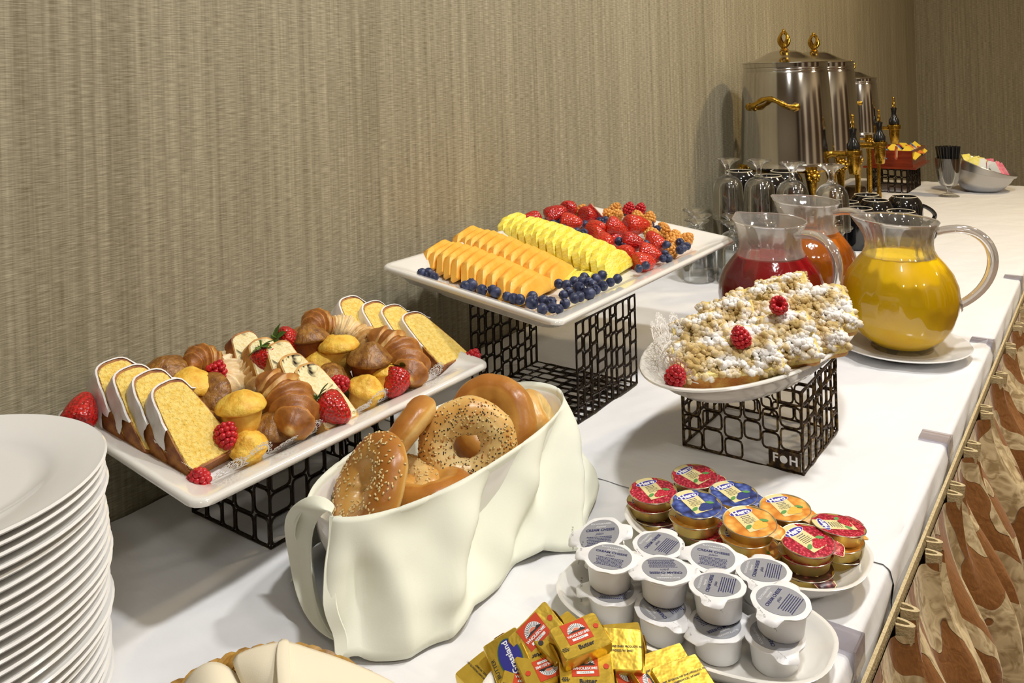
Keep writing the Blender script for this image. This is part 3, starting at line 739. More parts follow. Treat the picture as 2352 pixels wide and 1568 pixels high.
# ---------------------------------------------------------------- straws in a stemmed glass
SG = (3.381, 0.519, 0.0022)
sg = thing('goblet', 'stemmed glass standing upright full of black straws', 'glass', SG)
prof = [(0.0, 0.0), (0.034, 0.0), (0.0345, 0.002), (0.025, 0.006), (0.010, 0.012), (0.0065, 0.018), (0.0068, 0.026), (0.010, 0.032), (0.026, 0.040), (0.034, 0.052), (0.038, 0.075), (0.0415, 0.105), (0.044, 0.138)]
mb = MB(); mb.lathe(prof + [(r - 0.0018, z) for r, z in reversed(prof) if z > 0.036] + [(0.0, 0.040)], 40); mb.build('glass', m_glass, sg)
rg = random.Random(2); m_straw = mat('black_straw', (0.01, 0.01, 0.011), 0.3)
sm_me = MB(); sm_me.tube([(0, 0, 0), (0, 0, 0.134)], 0.0028, 6, caps=True); sme = sm_me.mesh('drinking_straw', m_straw)
for i in range(46):
    rr = 0.027 * math.sqrt((i + 0.5) / 46); a = i * 2.39996
    b0 = Vector((rr * 0.85 * math.cos(a), rr * 0.85 * math.sin(a), 0.046)); t1 = Vector((rr * 1.5 * math.cos(a), rr * 1.5 * math.sin(a), 0.046 + 0.13 + rg.uniform(-0.008, 0.006)))
    o = link('drinking_straw', sme); frame(o, Vector(SG) + b0, Z=t1 - b0)
    tag(o, 'thin black straw standing in the stemmed glass', 'straw', 'black straws in the stemmed glass')

# ---------------------------------------------------------------- tilted steel bowl of sweetener packets
m_steel = mat('brushed_steel', (0.55, 0.55, 0.56), 0.3, 1.0, bump=0.08, bscale=60, stretch=(1, 1, 12))
BW = Vector((3.57, 0.437, 0.002))
bw = thing('steel_bowl', 'angled double-walled steel bowl holding sweetener packets', 'bowl', BW)
def bwarp(p, a, r, z):
    k = z / 0.1
    return Vector((p.x, p.y - 0.012 * k, p.z * (1 + 0.38 * (p.y / 0.1) * k)))
mb = MB(); mb.lathe([(0.0, 0.0), (0.055, 0.0), (0.072, 0.012), (0.088, 0.036), (0.096, 0.062), (0.1, 0.072), (0.104, 0.0735), (0.105, 0.098), (0.103, 0.1), (0.1, 0.098), (0.094, 0.066), (0.083, 0.036), (0.06, 0.016), (0.0, 0.012)], 56, warp=bwarp)
mb.build('bowl_shell', m_steel, bw)
rg = random.Random(9)
m_pk = {'yellow': mat('yellow_packet', (0.85, 0.76, 0.05), 0.5, col2=(0.9, 0.85, 0.35), nscale=90), 'pink': mat('pink_packet', (0.8, 0.12, 0.2), 0.5, col2=(0.85, 0.3, 0.38), nscale=90), 'white': mat('white_packet', (0.75, 0.8, 0.85), 0.5)}
mb = MB()
mb.loft([[Vector((x, y, 0.0022 * (1 - (x / 0.0165) ** 2) * (1 - (y / 0.028) ** 2) * s_)) for x in (-0.0165, -0.008, 0, 0.008, 0.0165)] for y in (-0.028, -0.02, -0.008, 0.008, 0.02, 0.028) for s_ in (1,)], closed=False)
mb.loft([[Vector((x, y, -0.0022 * (1 - (x / 0.0165) ** 2) * (1 - (y / 0.028) ** 2) * s_)) for x in (-0.0165, -0.008, 0, 0.008, 0.0165)] for y in (-0.028, -0.02, -0.008, 0.008, 0.02, 0.028) for s_ in (1,)], closed=False)
pkm = {k: mb.mesh('sweetener_packet', m) for k, m in m_pk.items()}
for i in range(24):
    kind = 'yellow' if i < 12 else ('pink' if i < 20 else 'white')
    ang = {'yellow': rg.uniform(60, 150), 'pink': rg.uniform(-80, 0), 'white': rg.uniform(160, 260)}[kind]; rr = rg.uniform(0.015, 0.058)
    lx, ly = rr * math.cos(R(ang)), rr * math.sin(R(ang))
    o = link('sweetener_packet', pkm[kind], None, BW + Vector((lx, ly - 0.01, 0.092 + 0.36 * ly)), (R(rg.uniform(55, 85)), rg.uniform(-0.5, 0.5), R(-60 + rg.uniform(-25, 25))))
    tag(o, '%s paper sweetener packet standing in the steel bowl' % kind, 'packet', '%s packets in the steel bowl' % kind)
# ---------------------------------------------------------------- food materials
m_crumb = mat('yellow_cake_crumb', (0.80, 0.52, 0.085), 0.85, col2=(0.92, 0.71, 0.22), nscale=260, lo=0.3, hi=0.6, bump=1.0, bscale=330, spec=0.2, bdist=0.003)
m_crumb_w = mat('vanilla_cake_crumb', (0.78, 0.66, 0.33), 0.85, col2=(0.90, 0.82, 0.52), nscale=260, lo=0.3, hi=0.6, bump=0.9, bscale=420, spec=0.2, bdist=0.0016)
m_crust = mat('baked_crust', (0.19, 0.048, 0.006), 0.6, col2=(0.50, 0.21, 0.03), nscale=70, lo=0.35, hi=0.75, bump=0.6, bscale=330, bdist=0.001)
m_crust_l = mat('golden_crust', (0.42, 0.18, 0.03), 0.6, col2=(0.62, 0.36, 0.09), nscale=80, bump=0.6, bscale=330, bdist=0.001)
m_icing = mat('sugar_icing', (0.86, 0.84, 0.82), 0.3, col2=(0.70, 0.65, 0.60), nscale=60, lo=0.5, hi=0.85, spec=0.5, bump=0.25, bscale=90, sss=0.1)
def add_swirl(m):
    N, L = nodes_of(m); b = N['Principled BSDF']; src = b.inputs['Base Color'].links[0].from_socket
    tc = N.new('ShaderNodeTexCoord'); n = N.new('ShaderNodeTexNoise'); n.inputs['Scale'].default_value = 24; n.inputs['Detail'].default_value = 3; n.inputs['Distortion'].default_value = 1.6
    L.new(tc.outputs['Object'], n.inputs['Vector'])
    r = N.new('ShaderNodeValToRGB'); e = r.color_ramp.elements; e[0].position = 0.50; e[0].color = (0, 0, 0, 1); e[1].position = 0.60; e[1].color = (0, 0, 0, 1)
    k = e.new(0.535); k.color = (1, 1, 1, 1); k = e.new(0.565); k.color = (1, 1, 1, 1)
    L.new(n.outputs['Fac'], r.inputs['Fac'])
    sp = N.new('ShaderNodeSeparateXYZ'); L.new(tc.outputs['Object'], sp.inputs[0])
    mr = N.new('ShaderNodeMapRange'); mr.inputs['From Min'].default_value = 0.03; mr.inputs['From Max'].default_value = 0.05; L.new(sp.outputs['Y'], mr.inputs['Value'])
    ml = N.new('ShaderNodeMath'); ml.operation = 'MULTIPLY'; L.new(r.outputs['Color'], ml.inputs[0]); L.new(mr.outputs['Result'], ml.inputs[1])
    mx = N.new('ShaderNodeMixRGB'); mx.inputs[2].default_value = (0.03, 0.02, 0.012, 1); L.new(ml.outputs[0], mx.inputs[0]); L.new(src, mx.inputs[1]); L.new(mx.outputs[0], b.inputs['Base Color'])
add_swirl(m_crumb_w)

def closed_profile(w, h, n=9):
    """loaf outline, counter-clockwise from the bottom left, with a domed top"""
    P = [(-w / 2 + 0.003, 0), (-w / 2, 0.003)]
    q = w * 0.36
    P = [(w / 2 - 0.003, 0.0), (w / 2, 0.003), (w / 2 - 0.001, h * 0.3), (w * 0.43, h * 0.6), (w * 0.375, h * 0.8)]
    for k in range(1, n):
        a = math.pi * k / n
        P.append((q * math.copysign(abs(math.cos(a)) ** 0.72, math.cos(a)), h * 0.83 + h * 0.17 * math.sin(a) ** 0.8))
    P += [(-w * 0.375, h * 0.8), (-w * 0.43, h * 0.6), (-w / 2 + 0.001, h * 0.3), (-w / 2, 0.003), (-w / 2 + 0.003, 0.0)]
    return P
def cake_slice(name, label, cat, group, w, h, th, mats, icing=True, seed=0, swirl=False):
    rg = random.Random(seed); t = thing(name, label, cat, group=group)
    P = closed_profile(w, h)
    P = [(x + 0.0008 * fbm((x * 90, y * 90, seed), 1), y + (0.0008 * fbm((x * 90, y * 90, seed + 5), 1) if y > 0.004 else 0)) for x, y in P]
    # crust all round
    mb = MB(); rings = []
    for q in range(5):
        z = th * (q / 4 - 0.5); rings.append([Vector((x * (1 + 0.004 * math.sin(q * 9 + x * 300)), y, z)) for x, y in P])
    mb.loft(rings, True, cap0=True, cap1=True); mb.build('crust', mats[1], t)
    # the two cut faces, pillowed and rough
    mb = MB()
    for s_ in (-1, 1):
        rr = []
        for f in (0.955, 0.93, 0.8, 0.55, 0.3):
            rr.append([Vector((x * f, (y - h * 0.45) * f + h * 0.45, s_ * (th / 2 + (-0.0004 if f > 0.95 else 0.0010) + 0.0007 * fbm((x * f * 160, y * f * 160, seed + s_), 1, 3)))) for x, y in P])
        if s_ < 0: rr = [list(reversed(r_)) for r_ in rr]
        mb.loft(rr, True, cap1=True)
    cr = mb.build('crumb', mats[0], t)
    if icing:
        # poured icing over the domed top and down one side, ragged lower edge
        path = [(x, y) for x, y in P if y > h * 0.35]
        lo_r, lo_l = h * 0.80, h * 0.42
        mb = MB(); rows = []; nt = 9
        for q in range(nt):
            z = (th + 0.0006) * (q / (nt - 1) - 0.5); row = []
            drip = lo_l + 0.10 * h * fbm((q * 0.5, seed * 3.1, 0), 0.8, 2) + 0.06 * h * math.sin(q * 0.9 + seed)
            pts = []
            full = [(x, y) for x, y in P if y > 0.0031]
            full = full[1:]                                    # right side upward ... to the left side downward
            xs = [(full[0][0], lo_r)] + [p for p in full if p[1] > lo_r or p[0] < 0]
            xs = [p for p in xs if not (p[0] < 0 and p[1] < drip)] + [(-w * float(np.interp(drip / h, (0.3, 0.6, 0.8), (0.49, 0.43, 0.375))) , drip)]
            # resample to a fixed count
            d = [0]
            for a_, b_ in zip(xs, xs[1:]): d.append(d[-1] + math.hypot(b_[0] - a_[0], b_[1] - a_[1]))
            for i in range(22):
                u = d[-1] * i / 21; X = np.interp(u, d, [p[0] for p in xs]); Y = np.interp(u, d, [p[1] for p in xs])
                k = 1.0 + (0.0024 + 0.0008 * math.sin(i * 1.3 + q)) / (w / 2) * (1 if abs(q - 4) < 4 else 0.6)
                row.append(Vector((X * k, (Y - h * 0.5) * (1 + 0.0022 / (h * 0.5)) + h * 0.5, z)))
            rows.append(row)
        mb.loft(rows, closed=False)
        for row, s_ in ((rows[0], -1), (rows[-1], 1)):          # cut edge of the icing layer
            ins = [Vector((p.x * 0.93, (p.y - h * 0.45) * 0.965 + h * 0.45, s_ * (th / 2 + 0.0009))) for p in row]
            mb.loft([[p.copy() for p in row], ins], closed=False)
        ic = mb.build('icing', m_icing, t, angle=80); ic['label'] = 'white poured sugar icing'
    return t
def lean_slice(t, base, lean, twist=0.0):
    v = Vector((math.sin(R(twist)), math.sin(R(lean)), math.cos(R(lean)))).normalized(); u = Vector((1, 0, 0))
    n = u.cross(v).normalized(); u = v.cross(n)
    t.location = base; t.rotation_euler = Matrix((u, v, n)).transposed().to_euler()
    return v
CW, CH, CT = 0.058, 0.098, 0.025
near_lb = ['iced yellow pound cake slice leaning in front of three others beside the plate stack', 'iced pound cake slice leaning second behind the foremost slice near the plate stack',
           'iced pound cake slice leaning third in the row near the plate stack', 'iced pound cake slice at the wall end of the row near the plate stack']
far_lb = ['iced pound cake slice leaning foremost at the platter end by the tall riser', 'iced pound cake slice leaning second in the row by the tall riser',
          'iced pound cake slice leaning third in the row by the tall riser', 'iced pound cake slice at the wall end of the row by the tall riser']
v0 = Vector((0, math.sin(R(48)), math.cos(R(48)))); hN = CH * v0.dot(PA_N)
for i, (lean, bx_, by_, hs) in enumerate(((48, 0.505, 0.749, 1.0), (47, 0.503, 0.783, 1.0), (47, 0.498, 0.812, 0.97), (46, 0.496, 0.848, 0.93))):
    t = cake_slice('pound_cake_slice', near_lb[i], 'cake slice', 'iced pound cake slices', CW, CH * hs, CT, (m_crumb, m_crust), True, i + 1)
    v = Vector((-0.06, math.sin(R(lean)), math.cos(R(lean)))).normalized()
    base = Vector((bx_, by_, PA_F.z + (by_ - PA_F.y) * math.tan(PA_T) + 0.006))
    lean_slice(t, base, lean, -4)
for i, (lean, px, py) in enumerate(((58, 930, 734), (54, 882, 716), (50, 838, 706), (46, 786, 694))):
    t = cake_slice('pound_cake_slice', far_lb[i], 'cake slice', 'iced pound cake slices', CW, CH * 0.98, CT, (m_crumb, m_crust), True, i + 11)
    v = Vector((0, math.sin(R(lean)), math.cos(R(lean)))).normalized()
    base = on_pastry(px, py, CH * v.dot(PA_N) + 0.004) - v * CH
    lean_slice(t, base, lean, 0)
for i, (lean, px, py, lb) in enumerate(((50, 690, 846, 'marble cake slice with a dark cocoa swirl behind the big strawberry'), (48, 655, 824, 'marble cake slice leaning behind another with a cocoa swirl'),
                                        (38, 626, 792, 'pale marble cake slice behind the strawberry with green leaves'), (38, 585, 785, 'golden crusted marble cake slice standing near the wall'),
                                        (38, 546, 770, 'dark crusted marble cake slice closest to the wall'))):
    t = cake_slice('marble_cake_slice', lb, 'cake slice', 'marble cake slices', 0.05, 0.085 if i < 2 else 0.07, 0.017, (m_crumb_w, m_crust_l if i < 4 else m_crust), False, i + 30, True)
    h = 0.085 if i < 2 else 0.07
    v = Vector((0, math.sin(R(lean)), math.cos(R(lean)))).normalized()
    lean_slice(t, on_pastry(px, py, h * v.dot(PA_N) + (0.004 if i < 2 else 0.014)) - v * h, lean, 0)

# ---------------------------------------------------------------- muffins
m_muf_y = mat('yellow_muffin', (0.70, 0.33, 0.02), 0.5, col2=(0.90, 0.62, 0.10), nscale=75, lo=0.3, hi=0.62, bump=0.8, bscale=230, spec=0.45, bdist=0.0018)
m_muf_ys = mat('yellow_muffin_side', (0.68, 0.36, 0.04), 0.7, col2=(0.80, 0.52, 0.10), nscale=120, bump=0.5, bscale=300, bdist=0.001)
m_muf_b = mat('brown_muffin', (0.13, 0.04, 0.005), 0.4, col2=(0.42, 0.20, 0.035), nscale=110, lo=0.3, hi=0.72, bump=0.8, bscale=260, spec=0.55, bdist=0.0018)
m_muf_bs = mat('brown_muffin_side', (0.14, 0.03, 0.006), 0.45, col2=(0.28, 0.08, 0.012), nscale=90, bump=0.5, bscale=300, spec=0.5, bdist=0.001)
def muffin_meshes(kind, seed, peak):
    mt, ms = (m_muf_y, m_muf_ys) if kind == 'y' else (m_muf_b, m_muf_bs)
    def wp(p, a, r, z):
        k = 1 + 0.03 * fbm((p.x * 45, p.y * 45, p.z * 30 + seed), 1, 2)
        q = Vector((p.x * k, p.y * k, p.z))
        if z > 0.0215: q.z += 0.0022 * fbm((p.x * 75 + seed, p.y * 75, 0), 1, 2)
        return q
    b = MB(); b.lathe([(0.0, -0.006), (0.0145, -0.006), (0.016, -0.0045), (0.0192, 0.012), (0.0205, 0.0205)], 32, warp=wp)
    tmb = MB(); ov = 0.0235 if kind == 'y' else 0.025
    tmb.lathe([(0.0205, 0.0195), (ov, 0.0205), (ov + 0.0006, 0.0225), (0.0228, 0.0252), (0.021, 0.0278), (0.0175, 0.0302), (0.013, 0.0322 + peak * 0.3), (0.0085, 0.0336 + peak * 0.7), (0.004, 0.0343 + peak), (0.0, 0.0345 + peak)], 36, warp=wp)
    return b.mesh('muffin_cup', ms, angle=70), tmb.mesh('muffin_top', mt, angle=180)
MUF = {k: [muffin_meshes(k, s_, pk) for s_, pk in ((1, 0.0), (4, 0.003), (9, 0.006))] for k in 'yb'}
def muffin(kind, var, px, py, h, tilt, label, sc=1.0):
    loc = on_pastry(px, py, h)
    t = thing('mini_muffin', label, 'muffin', group='yellow mini muffins' if kind == 'y' else 'brown mini muffins')
    bm_, tm_ = MUF[kind][var]; link('muffin_cup', bm_, t, (0, 0, -0.018)); link('muffin_top', tm_, t, (0, 0, -0.018))
    frame(t, loc, X=(1, random.uniform(-1, 1), 0), Z=tilt); t.scale = (sc, sc, sc)
for a in (('y', 0, 443, 886, 0.042, (0.15, -0.35, 0.9), 'yellow mini muffin tipped behind the foremost pound cake slice'),
          ('y', 1, 553, 944, 0.040, (0.03, 0.03, 1), 'large upright yellow mini muffin beside the glossy croissant', 1.12),
          ('y', 2, 569, 1030, 0.013, (-0.2, -0.3, 0.9), 'peaked yellow mini muffin by the doily edge next to a raspberry', 0.85),
          ('y', 0, 777, 803, 0.040, (0.03, 0.02, 1), 'upright yellow mini muffin between two brown muffins', 1.1),
          ('y', 2, 839, 900, 0.016, (0.1, -0.3, 0.9), 'peaked yellow mini muffin by the doily edge beside the marble cake', 0.95),
          ('y', 1, 884, 868, 0.022, (0.3, 0.2, 1), 'yellow mini muffin mostly hidden behind a strawberry', 0.9),
          ('y', 1, 731, 842, 0.022, (-0.6, 0.1, 0.8), 'golden mini muffin lying half hidden behind the marble cake', 0.95),
          ('b', 1, 380, 856, 0.046, (-0.1, -0.1, 1), 'dark brown mini muffin at the back above the pound cake'),
          ('b', 0, 480, 918, 0.028, (-0.75, -0.3, 0.6), 'brown mini muffin tipped on its side between two yellow ones', 1.12),
          ('b', 2, 622, 990, 0.014, (0.1, -0.3, 1), 'brown mini muffin at the doily edge below the glossy croissant'),
          ('b', 1, 706, 783, 0.046, (0.05, 0.05, 1), 'dark brown mini muffin beside the leafy strawberry', 1.1),
          ('b', 2, 848, 832, 0.038, (0.0, -0.1, 1), 'brown mini muffin with a wide cap beside the dark croissant', 1.12),
          ('b', 0, 770, 871, 0.022, (0.2, -0.5, 0.8), 'brown mini muffin low in the pile beside a broken raspberry', 0.9),
          ('b', 0, 488, 982, 0.016, (0.4, -0.2, 0.8), 'dark brown mini muffin almost hidden under the others', 0.9)):
    muffin(*a)

# ---------------------------------------------------------------- croissants
def pastry_mat(name, dark, mid, pale):
    m = bpy.data.materials.new(name); m.use_nodes = True; N, L = nodes_of(m); b = N['Principled BSDF']
    b.inputs['Roughness'].default_value = 0.42; b.inputs['Specular IOR Level'].default_value = 0.5
    at_ = N.new('ShaderNodeAttribute'); at_.attribute_name = 'bake'
    tc = N.new('ShaderNodeTexCoord'); n = N.new('ShaderNodeTexNoise'); n.inputs['Scale'].default_value = 70; n.inputs['Detail'].default_value = 5
    L.new(tc.outputs['Object'], n.inputs['Vector'])
    ad = N.new('ShaderNodeMath'); ad.operation = 'MULTIPLY_ADD'; ad.inputs[1].default_value = 0.7; L.new(n.outputs['Fac'], ad.inputs[0]); L.new(at_.outputs['Fac'], ad.inputs[2])
    r = N.new('ShaderNodeValToRGB'); e = r.color_ramp.elements
    e[0].position = 0.25; e[0].color = (*pale, 1); e[1].position = 1.05; e[1].color = (*dark, 1); k = e.new(0.6); k.color = (*mid, 1)
    L.new(ad.outputs[0], r.inputs['Fac']); L.new(r.outputs['Color'], b.inputs['Base Color'])
    bp = N.new('ShaderNodeBump'); bp.inputs['Strength'].default_value = 0.5; bp.inputs['Distance'].default_value = 0.003
    n2 = N.new('ShaderNodeTexNoise'); n2.inputs['Scale'].default_value = 90; n2.inputs['Detail'].default_value = 5; L.new(tc.outputs['Object'], n2.inputs['Vector']); L.new(n2.outputs['Fac'], bp.inputs['Height']); L.new(bp.outputs['Normal'], b.inputs['Normal'])
    return m
m_cro = pastry_mat('glossy_croissant', (0.15, 0.038, 0.006), (0.46, 0.18, 0.03), (0.80, 0.55, 0.2))
m_cro_p = pastry_mat('pale_croissant', (0.42, 0.2, 0.05), (0.66, 0.42, 0.15), (0.85, 0.72, 0.42))
m_cro_c = pastry_mat('cream_croissant', (0.74, 0.5, 0.22), (0.84, 0.68, 0.40), (0.9, 0.8, 0.58))
def croissant_mesh(m, seed, bend=0.9, Ln=0.10, Rm=0.0205):
    nu, nv = 72, 26; V = []; bake = []; Fs = []
    nseg = 6
    for i in range(nu + 1):
        u = i / nu; s_ = (u - 0.5) * 2
        env = (1 - abs(s_) ** 2.2) ** 0.75 * Rm + 0.0035 * (1 - abs(s_) ** 8)
        k = abs(s_) * nseg / 2; ph = k - math.floor(k)                     # 0 at the inner lip of each layer
        step = 1.13 - 0.30 * ph + 0.05 * math.sin(ph * 9 + seed)
        ang = s_ * bend; rad = Ln / (2 * bend); cx, cy = rad * math.sin(ang), rad * (math.cos(ang) - 1)
        tx, ty = math.cos(ang), -math.sin(ang); nx_, ny_ = -ty, tx
        for j in range(nv):
            a = 2 * math.pi * j / nv; r_ = env * step * (1 + 0.10 * fbm((math.cos(a) * 2 + seed, math.sin(a) * 2, u * 9), 1, 3))
            oy, oz = r_ * math.cos(a), r_ * 0.86 * math.sin(a)
            V.append((cx + nx_ * oy, cy + ny_ * oy, oz)); bake.append(min(1, max(0, 0.32 - 0.55 * sm(0.75, 1.0, ph) + 0.16 * math.sin(a) - 0.25 * sm(0.14, 0.0, ph))))
    for i in range(nu):
        for j in range(nv):
            k = (j + 1) % nv; Fs.append((i * nv + j, i * nv + k, (i + 1) * nv + k, (i + 1) * nv + j))
    me = bpy.data.meshes.new('croissant'); me.from_pydata(V, [], Fs); me.materials.append(m); me.shade_smooth()
    at_ = me.attributes.new('bake', 'FLOAT', 'POINT'); at_.data.foreach_set('value', bake); me.update()
    return me
CRO = {'d': croissant_mesh(m_cro, 1), 'p': croissant_mesh(m_cro_p, 5), 'c': croissant_mesh(m_cro_c, 9)}
for kind, p0, p1, h, label, sc in (('d', (622, 872), (712, 985), 0.034, 'large glossy brown croissant in the middle of the pastry platter', 1.12),
                                   ('p', (556, 838), (612, 888), 0.030, 'light brown croissant behind the glossy croissant', 0.9),
                                   ('c', (512, 822), (540, 905), 0.032, 'pale cream coloured croissant beside a raspberry', 0.9),
                                   ('d', (435, 822), (492, 828), 0.052, 'brown croissant standing at the back by the wall', 0.72),
                                   ('d', (868, 772), (978, 868), 0.034, 'dark brown croissant lying against the far pound cake slices', 1.1),
                                   ('p', (822, 760), (852, 800), 0.034, 'light brown croissant behind the dark croissant', 0.8),
                                   ('d', (700, 742), (758, 745), 0.056, 'dark brown croissant at the back above a brown muffin', 0.8),
                                   ('c', (770, 742), (815, 768), 0.044, 'pale cream coloured croissant below the far pound cake', 0.8)):
    a, b = on_pastry(*p0, h + 0.006), on_pastry(*p1, max(0.014, h - 0.008))
    o = link('croissant', CRO[kind]); tag(o, label, 'croissant', 'croissants on the pastry platter')
    frame(o, (a + b) / 2, X=b - a, Z=PA_N + Vector((0.25, -0.3, 0))); L_ = (b - a).length; s_ = max(0.55, min(1.25, L_ / 0.092)); o.scale = (s_, sc, sc)

# ---------------------------------------------------------------- berries
def seeded(name, red, dark, seedc, scale, ripe=None):
    m = bpy.data.materials.new(name); m.use_nodes = True; N, L = nodes_of(m); b = N['Principled BSDF']
    b.inputs['Roughness'].default_value = 0.22; b.inputs['Specular IOR Level'].default_value = 0.6; b.inputs['Coat Weight'].default_value = 0.3
    tc = N.new('ShaderNodeTexCoord'); v = N.new('ShaderNodeTexVoronoi'); v.inputs['Scale'].default_value = scale; v.inputs['Randomness'].default_value = 0.5
    L.new(tc.outputs['Object'], v.inputs['Vector'])
    r = N.new('ShaderNodeValToRGB'); e = r.color_ramp.elements
    e[0].position = 0.10; e[0].color = (*seedc, 1); e[1].position = 0.6; e[1].color = (*red, 1); k = e.new(0.2); k.color = (*dark, 1)
    L.new(v.outputs['Distance'], r.inputs['Fac']); L.new(r.outputs['Color'], b.inputs['Base Color'])
    bp = N.new('ShaderNodeBump'); bp.inputs['Strength'].default_value = 0.8; bp.inputs['Distance'].default_value = 0.002
    L.new(v.outputs['Distance'], bp.inputs['Height']); L.new(bp.outputs['Normal'], b.inputs['Normal'])
    return m
m_straw1 = seeded('strawberry_skin', (0.56, 0.012, 0.010), (0.22, 0.004, 0.004), (0.42, 0.16, 0.03), 330)
m_straw2 = seeded('strawberry_skin_bright', (0.66, 0.03, 0.010), (0.36, 0.008, 0.005), (0.6, 0.26, 0.05), 330)
m_leaf = mat('strawberry_leaf', (0.05, 0.12, 0.015), 0.45, col2=(0.12, 0.22, 0.03), nscale=60)
m_flesh = mat('strawberry_flesh', (0.72, 0.10, 0.05), 0.3, col2=(0.85, 0.42, 0.25), nscale=60, lo=0.4, hi=0.6)
def straw_mesh(m, seed, Ln=0.034, Rm=0.0145, cut=False):
    def wp(p, a, r, z):
        k = 1 + 0.07 * fbm((math.cos(a) + seed, math.sin(a), z * 40), 1.2, 2)
        q = Vector((p.x * k, p.y * k, p.z))
        if cut: q.y = max(q.y, -0.001)
        return q
    mb = MB(); mb.lathe([(0.0, Ln * 0.98), (0.0035, Ln * 0.965), (Rm * 0.45, Ln * 0.88), (Rm * 0.72, Ln * 0.68), (Rm * 0.92, Ln * 0.45), (Rm, Ln * 0.25), (Rm * 0.93, Ln * 0.10), (Rm * 0.7, Ln * 0.02), (Rm * 0.35, 0.0), (0.0, Ln * 0.03)], 28, warp=wp)
    return mb.mesh('strawberry', m)
STR = [straw_mesh(m_straw1, 1), straw_mesh(m_straw1, 4, 0.031, 0.0155), straw_mesh(m_straw2, 7, 0.033, 0.0148), straw_mesh(m_straw2, 3, 0.038, 0.014)]
STR_CUT = straw_mesh(m_straw1, 12, 0.036, 0.017, True)
def calyx(parent):
    mb = MB()
    for k in range(7):
        a = 2 * math.pi * k / 7; mb2 = []
        for q in range(6):
            u = q / 5; w = 0.0035 * math.sin(math.pi * min(1, u * 0.9 + 0.12)); rr = 0.002 + 0.014 * u; zz = -0.0015 + 0.004 * u * u - 0.008 * u * (k % 2) * 0.5
            mb2.append([Vector((rr * math.cos(a) - math.sin(a) * s_ * w, rr * math.sin(a) + math.cos(a) * s_ * w, zz - abs(s_) * 0.0008)) for s_ in (-1, 0, 1)])
        mb.loft(mb2, closed=False)
    mb.tube([(0, 0, 0), (0.001, 0.001, -0.008)], 0.0012, 6)
    c = mb.build('calyx', m_leaf, parent); c['label'] = 'green leafy strawberry cap'
def strawberry(loc, axis, var, label, group, sc=1.0, leaf=False, cut=False, X=None):
    o = thing('strawberry', label, 'strawberry', group=group)
    link('berry', STR_CUT if cut else STR[var], o, (0, 0, -0.016))
    if cut:
        mb = MB(); n = 24; Rm, Ln = 0.0145, 0.034
        pr = [(0.0, 0.97), (0.42, 0.86), (0.7, 0.66), (0.9, 0.45), (0.97, 0.25), (0.9, 0.10), (0.66, 0.03), (0.0, 0.04)]
        outer = [Vector((r_ * 0.0158, -0.0016, z * 0.036 - 0.016)) for r_, z in pr] + [Vector((-r_ * 0.0158, -0.0016, z * 0.036 - 0.016)) for r_, z in reversed(pr[1:-1])]
        mb.add(outer, [tuple(reversed(range(len(outer))))]); mb.build('cut_face', m_flesh, o, smooth=False)
        core = [Vector((p.x * 0.5, -0.0021, (p.z + 0.001) * 0.6 + 0.0)) for p in outer]
        mb = MB(); mb.add(core, [tuple(reversed(range(len(core))))]); mb.build('pale_core', mat('strawberry_core', (0.9, 0.6, 0.45), 0.35), o, smooth=False)
    if leaf:
        calyx(o); o.children[-1].location = (0, 0, -0.0165)
    frame(o, loc, X=X or (1, 0.3, 0), Z=axis); o.scale = (sc,) * 3
    return o
GS = 'strawberries on the pastry platter'
strawberry(on_pastry(186, 944, 0.036), (0.5, 0.5, 0.45), 0, 'dark strawberry lying above the plate stack at the platter end', GS, 1.25)
strawberry(on_pastry(611, 833, 0.046), (0.15, -0.25, -1), 1, 'whole strawberry standing tip down with a green leafy cap', GS, 1.12, True)
strawberry(on_pastry(664, 783, 0.050), (0.75, -0.15, -0.35), 0, 'strawberry with long green leaves lying at the back by the wall', GS, 1.1, True)
strawberry(on_pastry(768, 940, 0.028), (0.25, -0.6, -0.35), 0, 'dark red strawberry on the doily edge below the marble cake', GS, 1.2, True)
strawberry(on_pastry(908, 884, 0.020), (-0.75, -0.2, -0.7), 1, 'round red strawberry on the doily edge near the dark croissant', GS, 1.15, True)
def raspberry_mesh(m, seed):
    rg = random.Random(seed); mb = MB(); Ln, Rm = 0.0105, 0.0098
    for row, (zf, n, rf) in enumerate(((-0.85, 9, 0.86), (-0.35, 11, 1.0), (0.15, 10, 0.92), (0.58, 8, 0.68), (0.86, 4, 0.34))):
        for k in range(n):
            a = 2 * math.pi * (k + 0.5 * (row % 2)) / n + rg.uniform(-0.1, 0.1); rr = Rm * rf - 0.0012
            mb.ico((rr * math.cos(a), rr * math.sin(a), zf * Ln), 0.0031 * rg.uniform(0.9, 1.1), 1)
    mb.ico((0, 0, Ln * 0.98), 0.003, 1); mb.lathe([(0.0, Ln * 0.1), (0.003, -Ln * 0.2), (0.0045, -Ln * 0.95), (Rm * 0.75, -Ln * 0.9), (Rm * 0.8, 0), (Rm * 0.5, Ln * 0.6), (0.0, Ln * 0.8)], 16)
    return mb.mesh('raspberry', m, angle=180)
m_rasp = mat('raspberry_red', (0.42, 0.010, 0.018), 0.25, spec=0.5, col2=(0.60, 0.02, 0.03), nscale=120, sss=0.1)
m_gold = mat('raspberry_gold', (0.62, 0.24, 0.035), 0.35, spec=0.4, col2=(0.80, 0.44, 0.11), nscale=110, sss=0.1)
RASP = [raspberry_mesh(m_rasp, s_) for s_ in (1, 2)]; GOLD = [raspberry_mesh(m_gold, s_) for s_ in (3, 4)]
